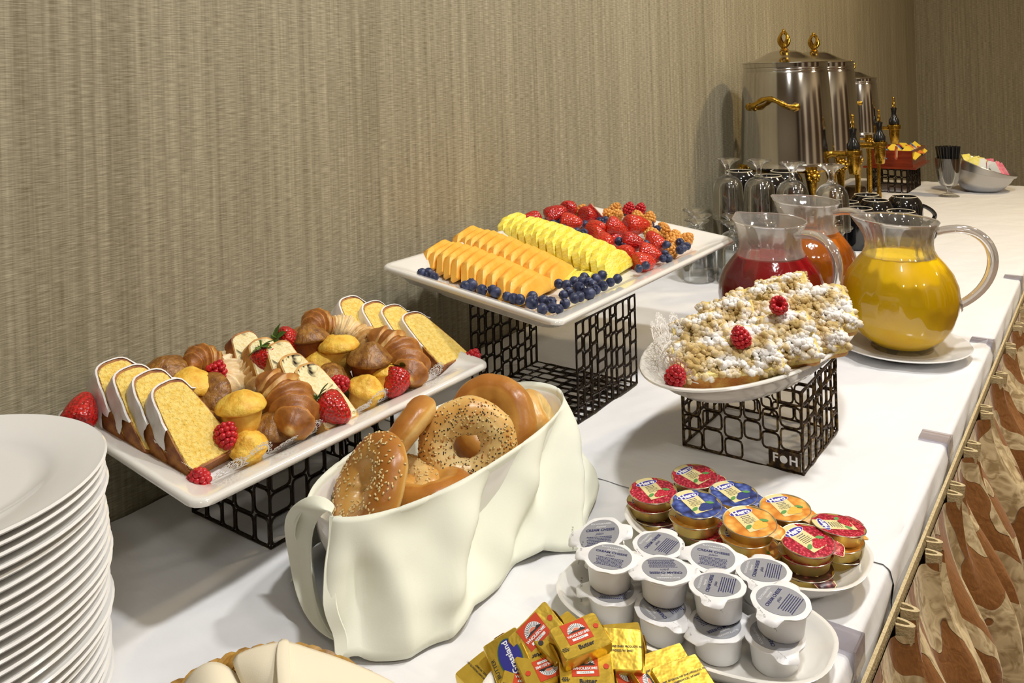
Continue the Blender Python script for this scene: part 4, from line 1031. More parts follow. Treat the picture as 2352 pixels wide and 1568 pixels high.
def raspberry(loc, axis, label, group, gold=False, sc=1.0):
    o = link('raspberry', random.choice(GOLD if gold else RASP)); frame(o, loc, X=(1, random.uniform(-1, 1), 0), Z=axis); o.scale = (sc,) * 3
    return tag(o, label, 'raspberry', group)
GR = 'raspberries on the pastry platter'
for px, py, h, ax, lb in ((456, 1101, 0.012, (-0.3, -0.4, 0.8), 'red raspberry in the platter corner in front of the pound cake'), (520, 1003, 0.030, (-0.2, -0.5, -0.5), 'red raspberry between the pound cake and the peaked yellow muffin'),
                          (499, 857, 0.045, (0.2, -0.3, -0.9), 'red raspberry beside the pale cream croissant'), (746, 970, 0.012, (-0.6, -0.5, 0.5), 'red raspberry half hidden under the strawberry on the doily'),
                          (781, 883, 0.030, (0.3, -0.8, 0.3), 'broken bright red raspberry beside the marble cake'), (1086, 822, 0.014, (0.3, -0.3, 0.8), 'red raspberry at the platter end behind the pound cake'),
                          (664, 812, 0.034, (0.3, -0.8, 0.3), 'small red raspberry under the leafy strawberry')):
    raspberry(on_pastry(px, py, h), ax, lb, GR, sc=1.05)

# ---------------------------------------------------------------- paper lace doilies
m_paper = mat('white_paper_lace', (0.82, 0.81, 0.80), 0.8)
def scallop_mesh(w, h, th=0.00035, ribs=9):
    """one fan of paper lace: base at y = 0, scalloped edge at y = h"""
    mb = MB()
    def strip(pts, wd): mb.tube([Vector((p[0], p[1], 0)) for p in pts], wd / 2, 4, flat=0.3)
    def arc(f, n=14, a0=12, a1=168): return [(w / 2 * f * math.cos(R(a0 + (a1 - a0) * k / n)), h * f * math.sin(R(a0 + (a1 - a0) * k / n))) for k in range(n + 1)]
    strip(arc(0.30), 0.0024); strip(arc(0.62), 0.0016); strip(arc(0.84), 0.0017)
    for k in range(ribs):
        a = R(14 + 152 * k / (ribs - 1)); strip([(w / 2 * 0.3 * math.cos(a), h * 0.3 * math.sin(a)), (w / 2 * 0.86 * math.cos(a), h * 0.86 * math.sin(a))], 0.0014)
    for k in range(ribs):
        a = R(14 + 152 * k / (ribs - 1)); c = (w / 2 * 0.93 * math.cos(a), h * 0.93 * math.sin(a)); rr = 0.0021
        strip([(c[0] + rr * math.cos(b_), c[1] + rr * math.sin(b_)) for b_ in [R(40 * q) for q in range(10)]], 0.0012)
    strip([(-w / 2, 0.001), (w / 2, 0.001)], 0.002)
    return mb.mesh('lace_scallop', m_paper)
SC = scallop_mesh(0.037, 0.026)
dy = thing('paper_doily', 'white paper lace doily lining the pastry platter', 'doily', PA_F + PA_N * 0.0008)
frame(dy, PA_F + PA_N * 0.001, X=(1, 0, 0), Z=PA_N)
mb = MB(); mb.box((0, 0, 0), (0.164, 0.077, 0.0002)); mb.build('doily_sheet', m_paper, dy, smooth=False)
for i in range(10):
    x = -0.153 + i * 0.034
    q = R(56 + 10 * math.sin(i * 2.2)); o = link('lace_scallop', SC, dy)
    o.rotation_euler = Matrix(((-1, 0, 0), (0, -math.cos(q), math.sin(q)), (0, math.sin(q), math.cos(q)))).to_euler(); o.location = (x, -0.0835, 0.0035)
for i in range(5):
    y = -0.066 + i * 0.033
    o = link('lace_scallop', SC, dy, (-0.170, y, 0.0035)); o.rotation_euler = (Matrix.Rotation(R(90), 3, 'Z') @ Matrix.Rotation(R(46 + 8 * math.sin(i * 3)), 3, 'X')).to_euler()
# ---------------------------------------------------------------- fruit platter
m_melon = mat('cantaloupe_flesh', (0.90, 0.40, 0.035), 0.35, spec=0.45, col2=(0.94, 0.54, 0.10), nscale=45, lo=0.3, hi=0.7, sss=0.2, bump=0.15, bscale=260)
m_pine = mat('pineapple_flesh', (0.86, 0.66, 0.02), 0.32, spec=0.5, col2=(0.93, 0.84, 0.20), nscale=75, lo=0.3, hi=0.65, sss=0.2, bump=0.9, bscale=130, bdist=0.003, stretch=(1, 1, 2))
def fruit_slice(name, prof, th, m, rough, seed):
    """slab with an arched outline, rounded edges; local x = width, z = height, y = thickness"""
    mb = MB(); rings = []
    cx = sum(p[0] for p in prof) / len(prof); cz = sum(p[1] for p in prof) / len(prof)
    for y, f in ((-0.5, 0.55), (-0.5, 0.93), (-0.42, 1.0), (0.42, 1.0), (0.5, 0.93), (0.5, 0.55)):
        ring = []
        for x, z in prof:
            k = f + rough * fbm((x * 60, z * 60 + seed * 7, y * 2), 1, 3)
            ring.append(Vector(((x - cx) * k + cx, y * th + rough * 0.008 * fbm((x * 80, z * 80, seed), 1), max(0, (z - cz) * k + cz))))
        rings.append(ring)
    mb.loft(rings, True, True, True)
    return mb.mesh(name, m, angle=50)
def dense(P, n):
    out = []
    for a, b in zip(P, P[1:] + P[:1]):
        for k in range(n): out.append((a[0] + (b[0] - a[0]) * k / n, a[1] + (b[1] - a[1]) * k / n))
    return out
mel = dense([(-0.044, 0.0), (-0.046, 0.004), (-0.030, 0.022), (-0.024, 0.026), (0.012, 0.031), (0.020, 0.030), (0.042, 0.014), (0.044, 0.008), (0.036, 0.0)], 1)
MEL = [fruit_slice('melon_slice', mel, 0.0125, m_melon, 0.01, s_) for s_ in (1, 2)]
pin = dense([(-0.042, 0.0), (-0.046, 0.008), (-0.036, 0.026), (-0.014, 0.036), (0.014, 0.037), (0.036, 0.027), (0.045, 0.009), (0.042, 0.0)], 4)
PIN = [fruit_slice('pineapple_slice', pin, 0.0135, m_pine, 0.055, s_) for s_ in (3, 5, 8)]
FX = Vector((1, 0, 0)); FY = FR_N.cross(FX)
def fruit_row(name, meshes, n, pa, pb, label_first, label_mid, label_last, cat, group, smin, lean, yaw, sz=1.0, bow=0.0):
    a, b = on_fruit(*pa, 0.0), on_fruit(*pb, 0.0)
    for i in range(n):
        u = i / (n - 1); loc = a.lerp(b, u) + FX * bow * math.sin(math.pi * u) + FR_N * 0.0008
        s_ = smin + (1 - smin) * math.sin(math.pi * (0.12 + 0.76 * u)) ** 0.8
        o = link(name, meshes[i % len(meshes)])
        d = FY * math.cos(R(yaw)) - FX * math.sin(R(yaw)); d = (d * math.cos(R(lean)) - FR_N * math.sin(R(lean))).normalized()
        xa = FX * math.cos(R(yaw)) + FY * math.sin(R(yaw)); za = xa.cross(d).normalized()
        jy = random.uniform(-4, 4); o.rotation_euler = (Matrix.Rotation(R(jy), 3, FR_N) @ Matrix((xa, d, za)).transposed()).to_euler(); s_ *= random.uniform(0.95, 1.04); o.location = loc + FR_N * (0.0065 * math.sin(R(lean)))
        o.scale = (sz * 1.22 * (0.75 + 0.25 * s_), 1.08, sz * 1.2 * s_)
        tag(o, label_first if i == 0 else (label_last if i == n - 1 else label_mid), cat, group)
fruit_row('melon_slice', MEL, 12, (1016, 604), (1232, 690), 'cantaloupe slice at the wall end of the outer melon row', 'orange cantaloupe slice fanned inside the outer melon row', 'cantaloupe slice at the blueberry end of the outer melon row', 'melon slice', 'outer row of cantaloupe slices', 0.62, 34, 8)
fruit_row('melon_slice', MEL, 12, (1082, 568), (1290, 655), 'cantaloupe slice at the wall end of the inner melon row', 'orange cantaloupe slice fanned in the inner melon row beside the pineapple', 'cantaloupe slice at the blueberry end of the inner melon row', 'melon slice', 'inner row of cantaloupe slices', 0.6, 34, 8)
fruit_row('pineapple_slice', PIN, 14, (1188, 543), (1420, 634), 'pineapple slice at the wall end of the row', 'rough yellow pineapple slice fanned in the row', 'pineapple slice standing at the platter edge end of the row', 'pineapple slice', 'row of pineapple slices', 0.66, 30, 6, 1.02)
for px, py, lb in ((1308, 640, 'flat pineapple slice lying beside the blueberry heap'), (1345, 648, 'flat pineapple slice lying under the blueberry heap')):
    o = link('pineapple_slice', PIN[0]); frame(o, on_fruit(px, py, 0.006), X=(1, -0.4, 0), Z=FR_N.cross(Vector((1, 0.2, 0)))); o.scale = (0.8, 0.8, 0.8); tag(o, lb, 'pineapple slice', 'flat pineapple slices')

# blueberries
m_blue = mat('blueberry_skin', (0.012, 0.016, 0.045), 0.4, spec=0.4, col2=(0.075, 0.095, 0.20), nscale=110, lo=0.35, hi=0.72, detail=3)
def blue_mesh(seed):
    mb = MB()
    pr = [(0.0, -0.0062)] + [(0.0068 * math.cos(R(a)), 0.0062 * math.sin(R(a))) for a in range(-75, 66, 14)] + [(0.0028, 0.0060), (0.0025, 0.0064), (0.0019, 0.0058), (0.0, 0.0050)]
    mb.lathe(pr, 18, warp=lambda p, a, r, z: Vector((p.x, p.y, p.z + (0.0006 * math.cos(5 * a) if z > 0.0062 else 0))))
    return mb.mesh('blueberry', m_blue, angle=50)
BLU = blue_mesh(0)
rg = random.Random(21)
Z1 = lambda L_: [(860 + x / 5.6, 460 + y / 5.6) for x, y in L_]
Z2 = lambda L_: [(1260 + x / 5.6, 440 + y / 5.6) for x, y in L_]
edge = Z1([(560, 850), (655, 770), (735, 745), (610, 930), (695, 935), (770, 985), (985, 672)])
side = Z1([(1165, 1100), (1245, 1090), (1385, 1150), (1560, 1180), (1520, 1150), (1705, 1235), (1790, 1260), (1870, 1275), (2030, 1240), (2025, 1315), (2175, 1290), (2270, 1310), (2290, 1385), (2160, 1400)])
heap = Z2([(130, 1185), (235, 1205), (330, 1160), (430, 1150), (520, 1170), (610, 1120), (690, 1075), (885, 1120), (795, 1165), (700, 1210), (610, 1260), (520, 1310), (390, 1245), (260, 1290), (190, 1330), (330, 1370), (400, 1350), (210, 1440), (50, 1480), (130, 1510), (20, 1420), (570, 1200), (460, 1105)])
mixed = Z2([(300, 270), (430, 310), (500, 355), (130, 370), (60, 415), (190, 465), (360, 510), (450, 530), (470, 420), (660, 380), (730, 360), (810, 345), (985, 280), (1030, 290), (1070, 480), (1000, 410), (905, 640), (980, 690), (1250, 680), (780, 800), (1310, 430), (1400, 480), (1690, 655), (1780, 700), (1690, 750), (1730, 725), (1500, 800), (1540, 860), (1160, 990), (1250, 950), (1520, 690), (1470, 860)])
for L_, h0, lb, gp in ((edge, 0.009, 'blueberry at the wall end of the cantaloupe slices', 'blueberries at the melon end'), (side, 0.015, 'blueberry in the single line along the platter edge below the cantaloupe', 'blueberries lining the platter edge'),
                       (heap, 0.013, 'blueberry in the heap at the platter corner', 'blueberries heaped at the corner'), (mixed, 0.022, 'blueberry scattered among the strawberries', 'blueberries among the strawberries')):
    for px, py in L_:
        h = h0 + (0.008 * sm(740, 640, py) if L_ is heap else 0) + (-0.009 * sm(560, 610, py) if L_ is mixed else 0)
        o = link('blueberry', BLU); s_ = rg.uniform(1.0, 1.22)
        if (px, py) in (heap[11], heap[12], side[9], side[1]): s_ = 1.4
        frame(o, on_fruit(px, py, h), X=(1, rg.uniform(-1, 1), 0), Z=(rg.uniform(-1, 0.4), rg.uniform(-1, 0.4), rg.uniform(-0.2, 1))); o.scale = (s_, s_, s_)
        tag(o, lb, 'blueberry', gp)

# strawberries, raspberries on the fruit platter
GF = 'strawberries on the fruit platter'
SL = [(90, 300, 0.030, (0.3, -0.3, 0.2), 'cut', 'halved strawberry with a pale centre at the wall side'), (270, 215, 0.034, (0.8, 0.2, 0.1), 0, 'whole strawberry lying on top at the wall side'),
      (300, 400, 0.026, (0.3, -0.9, 0.0), 2, 'bright strawberry beside the pineapple near the wall'), (610, 245, 0.036, (-0.9, -0.2, 0.4), 'cut', 'large halved strawberry showing a pale streaked centre'),
      (525, 315, 0.028, (0.9, -0.2, -0.2), 0, 'dark strawberry under the large halved one'), (630, 480, 0.026, (-0.3, -0.8, 0.3), 2, 'strawberry leaning against the pineapple in the middle'),
      (870, 470, 0.030, (0.5, -0.8, -0.4), 2, 'large bright strawberry in the middle of the berries'), (1120, 430, 0.032, (0.9, -0.5, -0.1), 3, 'long strawberry lying beside the golden raspberries'),
      (730, 655, 0.022, (-0.7, -0.7, 0.2), 2, 'strawberry against the pineapple near its front end'), (1085, 660, 0.024, (0.5, -0.8, -0.2), 0, 'large strawberry above the flat red wedge'),
      (1360, 640, 0.020, (0.2, 0.5, 0.6), 2, 'orange red strawberry beside the golden raspberries'), (1005, 800, 0.014, (0.9, 0.1, 0.1), 2, 'flat red strawberry wedge beside the pineapple end'),
      (1310, 810, 0.015, (0.4, -0.9, -0.2), 2, 'strawberry at the platter edge among blueberries'), (1230, 915, 0.011, (0.8, -0.5, 0.0), 2, 'strawberry half hidden at the platter edge beside the last pineapple slice'),
      (-240, 375, 0.026, (-0.8, 0.3, 0.0), 0, 'strawberry at the wall end next to the pineapple'), (1040, 520, 0.020, (0.3, -0.2, 0.8), 0, 'strawberry tucked under the long one'),
      (650, 570, 0.016, (0.9, -0.3, -0.2), 2, 'low strawberry between the pineapple and the middle berries'), (430, 330, 0.014, (0.5, -0.3, 0.2), 0, 'strawberry low in the heap near the wall'), (900, 600, 0.012, (0.5, -0.3, 0.2), 0, 'strawberry low in the middle of the heap')]
for x, y, h, ax, v, lb in SL:
    px, py = Z2([(x, y)])[0]
    strawberry(on_fruit(px, py, h), ax, v if v != 'cut' else 0, lb, GF, 1.25 if v != 3 else 1.42, False, v == 'cut', X=(0.7, 0.7, 0.2) if v == 'cut' else None)
for x, y, h in ((860, 220, 0.034), (885, 300, 0.030), (770, 300, 0.028), (1140, 320, 0.032), (1300, 340, 0.030), (1255, 445, 0.026), (1330, 540, 0.020), (1490, 510, 0.018), (1630, 570, 0.014), (1780, 605, 0.012), (1580, 665, 0.014), (1560, 755, 0.013), (1470, 470, 0.014), (1610, 610, 0.010), (430, 250, 0.03)):
    px, py = Z2([(x, y)])[0]
    raspberry(on_fruit(px, py, h), (random.uniform(-0.8, 0.5), random.uniform(-0.9, 0.3), random.uniform(0, 0.9)), 'golden raspberry at the end of the fruit platter', 'golden raspberries', True, 1.12)
for x, y, lb in ((1035, 215, 'red raspberry on top of the heap between golden ones'), (1180, 225, 'dark red raspberry on top of the heap above a golden one')):
    px, py = Z2([(x, y)])[0]
    raspberry(on_fruit(px, py, 0.040), (0.2, -0.3, 0.9), lb, 'red raspberries on the fruit platter', False, 1.05)
# ---------------------------------------------------------------- bagel bowl, napkin, bagels
BC = Vector((0.705, 0.603, 0.0015)); BA, BB, BH = 0.186, 0.073, 0.093
mb = MB(); mb.loft([superring(BA * a, BB * b, z, 2.3, 56) for a, b, z in ((0.6, 0.55, 0.003), (0.64, 0.6, 0.0), (0.7, 0.66, 0.001), (0.86, 0.84, 0.03), (0.95, 0.94, 0.065), (0.98, 0.98, BH - 0.003), (0.975, 0.975, BH), (0.96, 0.955, BH - 0.003), (0.9, 0.88, 0.05), (0.78, 0.74, 0.02), (0.5, 0.45, 0.010))], True, True, True)
tag(mb.build('bread_bowl', m_china, loc=BC), 'long oval bowl holding the bagels, hidden under a draped napkin', 'bowl')
m_nap = mat('ivory_napkin', (0.80, 0.82, 0.70), 0.8, spec=0.2, bump=0.2, bscale=1400, bdist=0.0003)
nap = thing('cloth_napkin', 'ivory cloth napkin draped over the bowl of bagels down to the tablecloth', 'napkin', (0, 0, 0))
# columns from the left end of the bowl round the front to the right end: rim angle, hem point on the table
COLS = [(186, (0.489, 0.552)), (200, (0.500, 0.534)), (222, (0.530, 0.508)), (242, (0.566, 0.490)), (257, (0.606, 0.496)), (270, (0.648, 0.503)), (283, (0.688, 0.507)), (297, (0.716, 0.494)), (312, (0.742, 0.470)),
        (327, (0.800, 0.488)), (340, (0.862, 0.516)), (355, (0.903, 0.560)), (372, (0.905, 0.62)), (390, (0.880, 0.665)), (410, (0.83, 0.69)), (440, (0.74, 0.70)), (480, (0.60, 0.70)), (520, (0.54, 0.68))]
NU, NV = 130, 22
rows = []
for i in range(NU + 1):
    f = i / NU * (len(COLS) - 1); k = min(int(f), len(COLS) - 2); w = f - k; w = w * w * (3 - 2 * w) * 0.5 + w * 0.5
    ang = R(COLS[k][0] + (COLS[k + 1][0] - COLS[k][0]) * (f - k)); hx_, hy_ = [COLS[k][1][q] + (COLS[k + 1][1][q] - COLS[k][1][q]) * w for q in (0, 1)]
    c, s_ = math.cos(ang), math.sin(ang); n_ = 2.3
    rx, ry = BC.x + BA * math.copysign(abs(c) ** (2 / n_), c), BC.y + BB * math.copysign(abs(s_) ** (2 / n_), s_)
    row = []
    ix, iy = BC.x + (rx - BC.x) * 0.86, BC.y + (ry - BC.y) * 0.80
    for z, t in ((0.035, 0.0), (0.06, 0.35), (0.085, 0.75), (0.0965, 0.93)): row.append(Vector((ix + (rx - ix) * t, iy + (ry - iy) * t, z)))
    for j in range(NV + 1):
        v = j / NV; e = v ** 1.45
        x = rx + (hx_ - rx) * e; y = ry + (hy_ - ry) * e
        z = 0.0995 * (1 - v) ** (0.92) + 0.0028 + 0.006 * v ** 6 * max(0, math.sin(f * 2.0 + 0.6))
        # soft folds falling from the rim towards the hem corners
        fd = 0.013 * math.sin(math.pi * v) * math.sin(f * 2.3 + 2.4 * v) + 0.007 * sm(0.3, 1, v) * math.sin(f * 3.9 + 1.0) * (1 - v * 0.6)
        fd += 0.014 * math.exp(-((f - (4.6 - 2.2 * v)) / 0.55) ** 2) * sm(0, 0.4, v) * sm(1.05, 0.7, v) - 0.012 * math.exp(-((f - (5.4 - 1.2 * v)) / 0.6) ** 2) * math.sin(math.pi * v) + 0.012 * math.exp(-((f - (8.6 - 1.6 * v)) / 0.5) ** 2) * math.sin(math.pi * v)
        fd += 0.007 * fbm((x * 1.3 + 3, y, z * 1.6), 14, 2) * sm(0.05, 0.6, v) * sm(1.08, 0.8, v)
        fd += 0.016 * math.exp(-((f - (1.5 + 0.5 * v)) / 0.45) ** 2) * math.sin(math.pi * v) - 0.014 * math.exp(-((f - (2.9 - 0.3 * v)) / 0.5) ** 2) * math.sin(math.pi * v)
        _q = Vector((math.cos(ang) / BA, math.sin(ang) / BB)).normalized(); ox, oy = _q.x, _q.y
        row.append(Vector((x + ox * fd, y + oy * fd, z)))
    rows.append(row)
rows = [[r_[j] for r_ in rows] for j in range(len(rows[0]))]
mb = MB(); mb.loft(rows, closed=False); o = mb.build('napkin_drape', m_nap, nap, angle=180)
sd = o.modifiers.new('thick', 'SOLIDIFY'); sd.thickness = 0.0012; sd.offset = 0
# turned hem along the left edge
hem = MB(); left = [r_[0] for r_ in rows[3:]]
hem.loft([[p + Vector((-0.0016, -0.0006, 0.0004)) for p in left], [p + Vector((-0.0024, -0.0022, 0.0006)) for p in left], [p + Vector((0.006, -0.0085, 0.0004)) for p in left], [p + Vector((0.0075, -0.0082, -0.001)) for p in left]], closed=False)
hem.build('hem', m_nap, nap)
# loose corner of the napkin looped over the end of the bowl
fl = []
OUT = [(772, 1163), (748, 1140), (712, 1136), (672, 1158), (650, 1192), (655, 1240), (665, 1290), (674, 1345), (690, 1395), (718, 1440), (752, 1466), (772, 1474)]
INN = [(768, 1196), (764, 1180), (757, 1172), (740, 1180), (724, 1205), (716, 1240), (715, 1290), (718, 1335), (726, 1385), (740, 1425), (758, 1455), (774, 1470)]
for (ox, oy), (ix, iy), q in zip(OUT, INN, range(12)):
    X0 = 0.538 - 0.012 * sm(0, 4, q) - 0.030 * sm(4, 11, q); X1 = 0.530 - 0.006 * sm(0, 4, q) - 0.032 * sm(4, 11, q)
    a, b = at_x(ox, oy, X0), at_x(ix, iy, X1); row = []
    for k in range(9):
        u = k / 8; p = a.lerp(b, u); p.x += 0.012 * math.sin(math.pi * u) * (1 if q > 3 else -0.4); p.z = max(p.z, 0.002); row.append(p)
    fl.append(row)
mb = MB(); mb.loft(fl, closed=False); o = mb.build('napkin_corner', m_nap, nap, angle=180); o['label'] = 'loose hemmed corner of the napkin'
sd = o.modifiers.new('thick', 'SOLIDIFY'); sd.thickness = 0.0012
ss = o.modifiers.new('smooth', 'SUBSURF'); ss.levels = 2; ss.render_levels = 2

def bagel_mat(name, dark, mid, pale):
    m = bpy.data.materials.new(name); m.use_nodes = True; N, L = nodes_of(m); b = N['Principled BSDF']
    b.inputs['Roughness'].default_value = 0.33; b.inputs['Specular IOR Level'].default_value = 0.5
    b.inputs['Subsurface Weight'].default_value = 0.08; b.inputs['Subsurface Radius'].default_value = (0.004, 0.002, 0.001)
    tc = N.new('ShaderNodeTexCoord'); n = N.new('ShaderNodeTexNoise'); n.inputs['Scale'].default_value = 20; n.inputs['Detail'].default_value = 5
    L.new(tc.outputs['Object'], n.inputs['Vector'])
    at_ = N.new('ShaderNodeAttribute'); at_.attribute_name = 'bake'
    ad = N.new('ShaderNodeMath'); ad.operation = 'MULTIPLY_ADD'; ad.inputs[1].default_value = 0.75; L.new(n.outputs['Fac'], ad.inputs[0]); L.new(at_.outputs['Fac'], ad.inputs[2])
    r = N.new('ShaderNodeValToRGB'); e = r.color_ramp.elements; e[0].position = 0.2; e[0].color = (*pale, 1); e[1].position = 1.0; e[1].color = (*dark, 1); k = e.new(0.6); k.color = (*mid, 1)
    L.new(ad.outputs[0], r.inputs['Fac']); L.new(r.outputs['Color'], b.inputs['Base Color'])
    n2 = N.new('ShaderNodeTexNoise'); n2.inputs['Scale'].default_value = 130; n2.inputs['Detail'].default_value = 4; L.new(tc.outputs['Object'], n2.inputs['Vector'])
    bp = N.new('ShaderNodeBump'); bp.inputs['Strength'].default_value = 0.3; bp.inputs['Distance'].default_value = 0.0014; L.new(n2.outputs['Fac'], bp.inputs['Height']); L.new(bp.outputs['Normal'], b.inputs['Normal'])
    return m
m_bg_gold = bagel_mat('golden_bagel', (0.40, 0.15, 0.022), (0.64, 0.34, 0.075), (0.84, 0.62, 0.26))
m_bg_pale = bagel_mat('pale_bagel', (0.62, 0.33, 0.075), (0.82, 0.60, 0.24), (0.88, 0.75, 0.43))
m_sesame = mat('sesame_seed', (0.74, 0.58, 0.28), 0.5); m_poppy = mat('poppy_seed', (0.02, 0.018, 0.018), 0.5); m_onion = mat('toasted_onion', (0.42, 0.16, 0.03), 0.5)
def bagel(label, m, loc, axis, seed, R0=0.033, r0=0.0195, seeds=None, X=None, ns=0, sc=1.0):
    rg = random.Random(seed); t = thing('bagel', label, 'bagel', group='bagels in the bowl')
    nu, nv = 64, 30; V = []; Fs = []; bake = []
    def pt(a, b_):
        rr = r0 * (1 + 0.10 * fbm((math.cos(a) * 1.3 + seed, math.sin(a) * 1.3, 0), 1, 2)); k = R0 * (1 + 0.05 * math.sin(2 * a + seed))
        squash = 0.92 if math.sin(b_) > 0 else 0.75
        w = 1 + 0.035 * fbm((math.cos(a) * 3, math.sin(a) * 3 + math.cos(b_) * 2, math.sin(b_) * 2 + seed), 1, 3)
        crease = 1 - 0.10 * math.exp(-((((a - 2.1 - 0.5 * math.sin(b_)) + math.pi) % (2 * math.pi) - math.pi) / 0.10) ** 2)
        rr *= w * crease
        return Vector(((k + rr * math.cos(b_)) * math.cos(a), (k + rr * math.cos(b_)) * math.sin(a), rr * squash * math.sin(b_)))
    for i in range(nu):
        a = 2 * math.pi * i / nu
        for j in range(nv):
            b_ = 2 * math.pi * j / nv; V.append(tuple(pt(a, b_)))
            bake.append(max(0, min(1, (0.10 if m is m_bg_pale else 0.22) + 0.28 * math.sin(b_) + 0.12 * math.cos(b_) * 1 - 0.45 * math.exp(-((math.sin(b_) + 0.55) / 0.25) ** 2) + (0.12 if math.cos(b_) > 0.3 else -0.1))))
    for i in range(nu):
        for j in range(nv):
            i2, j2 = (i + 1) % nu, (j + 1) % nv; Fs.append((i * nv + j, i2 * nv + j, i2 * nv + j2, i * nv + j2))
    me = bpy.data.meshes.new('bagel_ring'); me.from_pydata(V, [], Fs); me.materials.append(m); me.shade_smooth()
    at_ = me.attributes.new('bake', 'FLOAT', 'POINT'); at_.data.foreach_set('value', bake); me.update(); link('bagel_ring', me, t)
    if seeds:
        kinds = {'sesame': [('sesame_topping', m_sesame, ns, 0.0019, 0.55)], 'every': [('sesame_topping', m_sesame, ns // 2, 0.0017, 0.55), ('poppy_topping', m_poppy, ns, 0.0008, 1.0), ('onion_topping', m_onion, ns // 6, 0.0017, 0.7)]}[seeds]
        for nm, sm_, cnt, sz, asp in kinds:
            mb = MB()
            for _ in range(cnt):
                a, b_ = rg.uniform(0, 2 * math.pi), rg.gauss(1.35, 0.75)
                p = pt(a, b_); n = (pt(a, b_ + 0.01) - p).cross(pt(a + 0.01, b_) - p); n = -n.normalized() if n.dot(p - Vector((R0 * math.cos(a), R0 * math.sin(a), 0))) < 0 else n.normalized()
                u = n.orthogonal().normalized(); u = Matrix.Rotation(rg.uniform(0, 6.3), 3, n) @ u; w = n.cross(u)
                vs, fs = ICO(0); mb.add([p + u * (v[0] * sz) + w * (v[1] * sz * asp) + n * (v[2] * sz * 0.42 + sz * 0.2) for v in vs], fs)
            so = mb.build(nm, sm_, t, angle=180); so['kind'] = 'stuff'
    frame(t, loc, X=X or (1, 0, 0), Z=axis); t.scale = (sc, sc, sc)
    return t
bagel('sesame seed bagel leaning at the napkin corner end of the bowl', m_bg_gold, at_z(852, 1120, 0.096), (-0.72, 0.30, 0.50), 1, seeds='sesame', ns=330, X=(0, 0, 1), sc=0.98)
bagel('everything bagel with poppy and sesame seeds, its hole showing', m_bg_pale, at_z(1074, 1024, 0.092), (-0.70, -0.62, 0.22), 2, seeds='every', ns=420, X=(1, 0, 0), sc=1.0)
bagel('shiny plain golden bagel standing behind the everything bagel', m_bg_gold, at_z(1131, 970, 0.090), (-0.75, -0.25, 0.45), 3, X=(0, 1, 0), sc=1.03)
bagel('plain golden bagel seen edge on behind the sesame bagel', m_bg_gold, at_z(928, 1000, 0.108), (-0.30, 0.72, 0.62), 4, X=(0, 0, 1), sc=0.92)
bagel('pale shiny bagel at the riser end of the bowl', m_bg_pale, at_z(1243, 966, 0.076), (0.45, -0.62, 0.50), 5, X=(0, 0, 1), sc=0.8)
bagel('golden bagel low in the bowl between the sesame and everything bagels', m_bg_gold, at_z(985, 1130, 0.066), (0.1, 0.2, 1), 6, sc=0.92)
bagel('pale sesame bagel low in the bowl under the leaning sesame bagel', m_bg_pale, at_z(925, 1128, 0.062), (-0.3, -0.1, 1), 7, seeds='sesame', ns=240, sc=0.85)
bagel('poppy seed bagel low in the bowl under the shiny golden bagel', m_bg_gold, at_z(1160, 1005, 0.052), (0.2, 0.1, 1), 8, seeds='every', ns=260, sc=0.92)

# ---------------------------------------------------------------- wicker basket lined with a cream napkin
m_wick = mat('wicker_cane', (0.26, 0.13, 0.025), 0.45, col2=(0.50, 0.29, 0.06), nscale=90, bump=0.3, bscale=200)
m_nap2 = mat('cream_napkin', (0.84, 0.77, 0.60), 0.85, spec=0.15, bump=0.3, bscale=1500, bdist=0.0003)
bk = thing('wicker_basket', 'woven cane basket lined with a cream napkin beside the plate stack', 'basket', (0.3435, 0.4845, 0.001))
BKA, BKB, BKH = 0.0995, 0.0965, 0.046
def bk_pt(a, z, k=1.0): return Vector((BKA * k * math.copysign(abs(math.cos(a)) ** 0.75, math.cos(a)), BKB * k * math.copysign(abs(math.sin(a)) ** 0.75, math.sin(a)), z))
for w_ in range(7):
    mb = MB(); mb.tube([bk_pt(2 * math.pi * i / 72, 0.005 + 0.0065 * w_, 0.86 + 0.02 * w_ + 0.012 * (1 if (i + w_) % 2 else -1)) for i in range(72)], 0.0036, 6, closed=True); mb.build('cane_weave', m_wick, bk)
mb = MB(); mb.loft([superring(BKA * 0.82, BKB * 0.82, 0.0, 2.6), superring(BKA * 0.82, BKB * 0.82, 0.004, 2.6)], True, True, True); mb.build('basket_base', m_wick, bk)
for i in range(24):
    a = 2 * math.pi * i / 24; mb = MB(); mb.tube([bk_pt(a, 0.001, 0.84), bk_pt(a, BKH, 1.0)], 0.0026, 6); mb.build('cane_stake', m_wick, bk)
for q in range(3):                                   # plaited rim
    mb = MB(); n = 150
    mb.tube([bk_pt(2 * math.pi * i / n, BKH + 0.0045 * math.sin(2 * math.pi * (i * 16 / n + q / 3)), 1.0 + 0.042 * math.cos(2 * math.pi * (i * 16 / n + q / 3))) for i in range(n)], 0.0036, 6, closed=True); mb.build('rim_plait', m_wick, bk)
lin = thing('cloth_napkin', 'cream cloth napkin folded over the rim of the wicker basket', 'napkin', (0, 0, 0))
def sheet(name, pts, parent, bulge=0.0, sub=2):
    """pts: grid of world points; smoothed cloth with thickness"""
    mb = MB(); mb.loft(pts, closed=False); o = mb.build(name, m_nap2, parent, angle=180)
    ss = o.modifiers.new('smooth', 'SUBSURF'); ss.levels = sub; ss.render_levels = sub
    sd = o.modifiers.new('thick', 'SOLIDIFY'); sd.thickness = 0.0014
    return o
def g(rows_): return [[at_z(*p) for p in r_] for r_ in rows_]
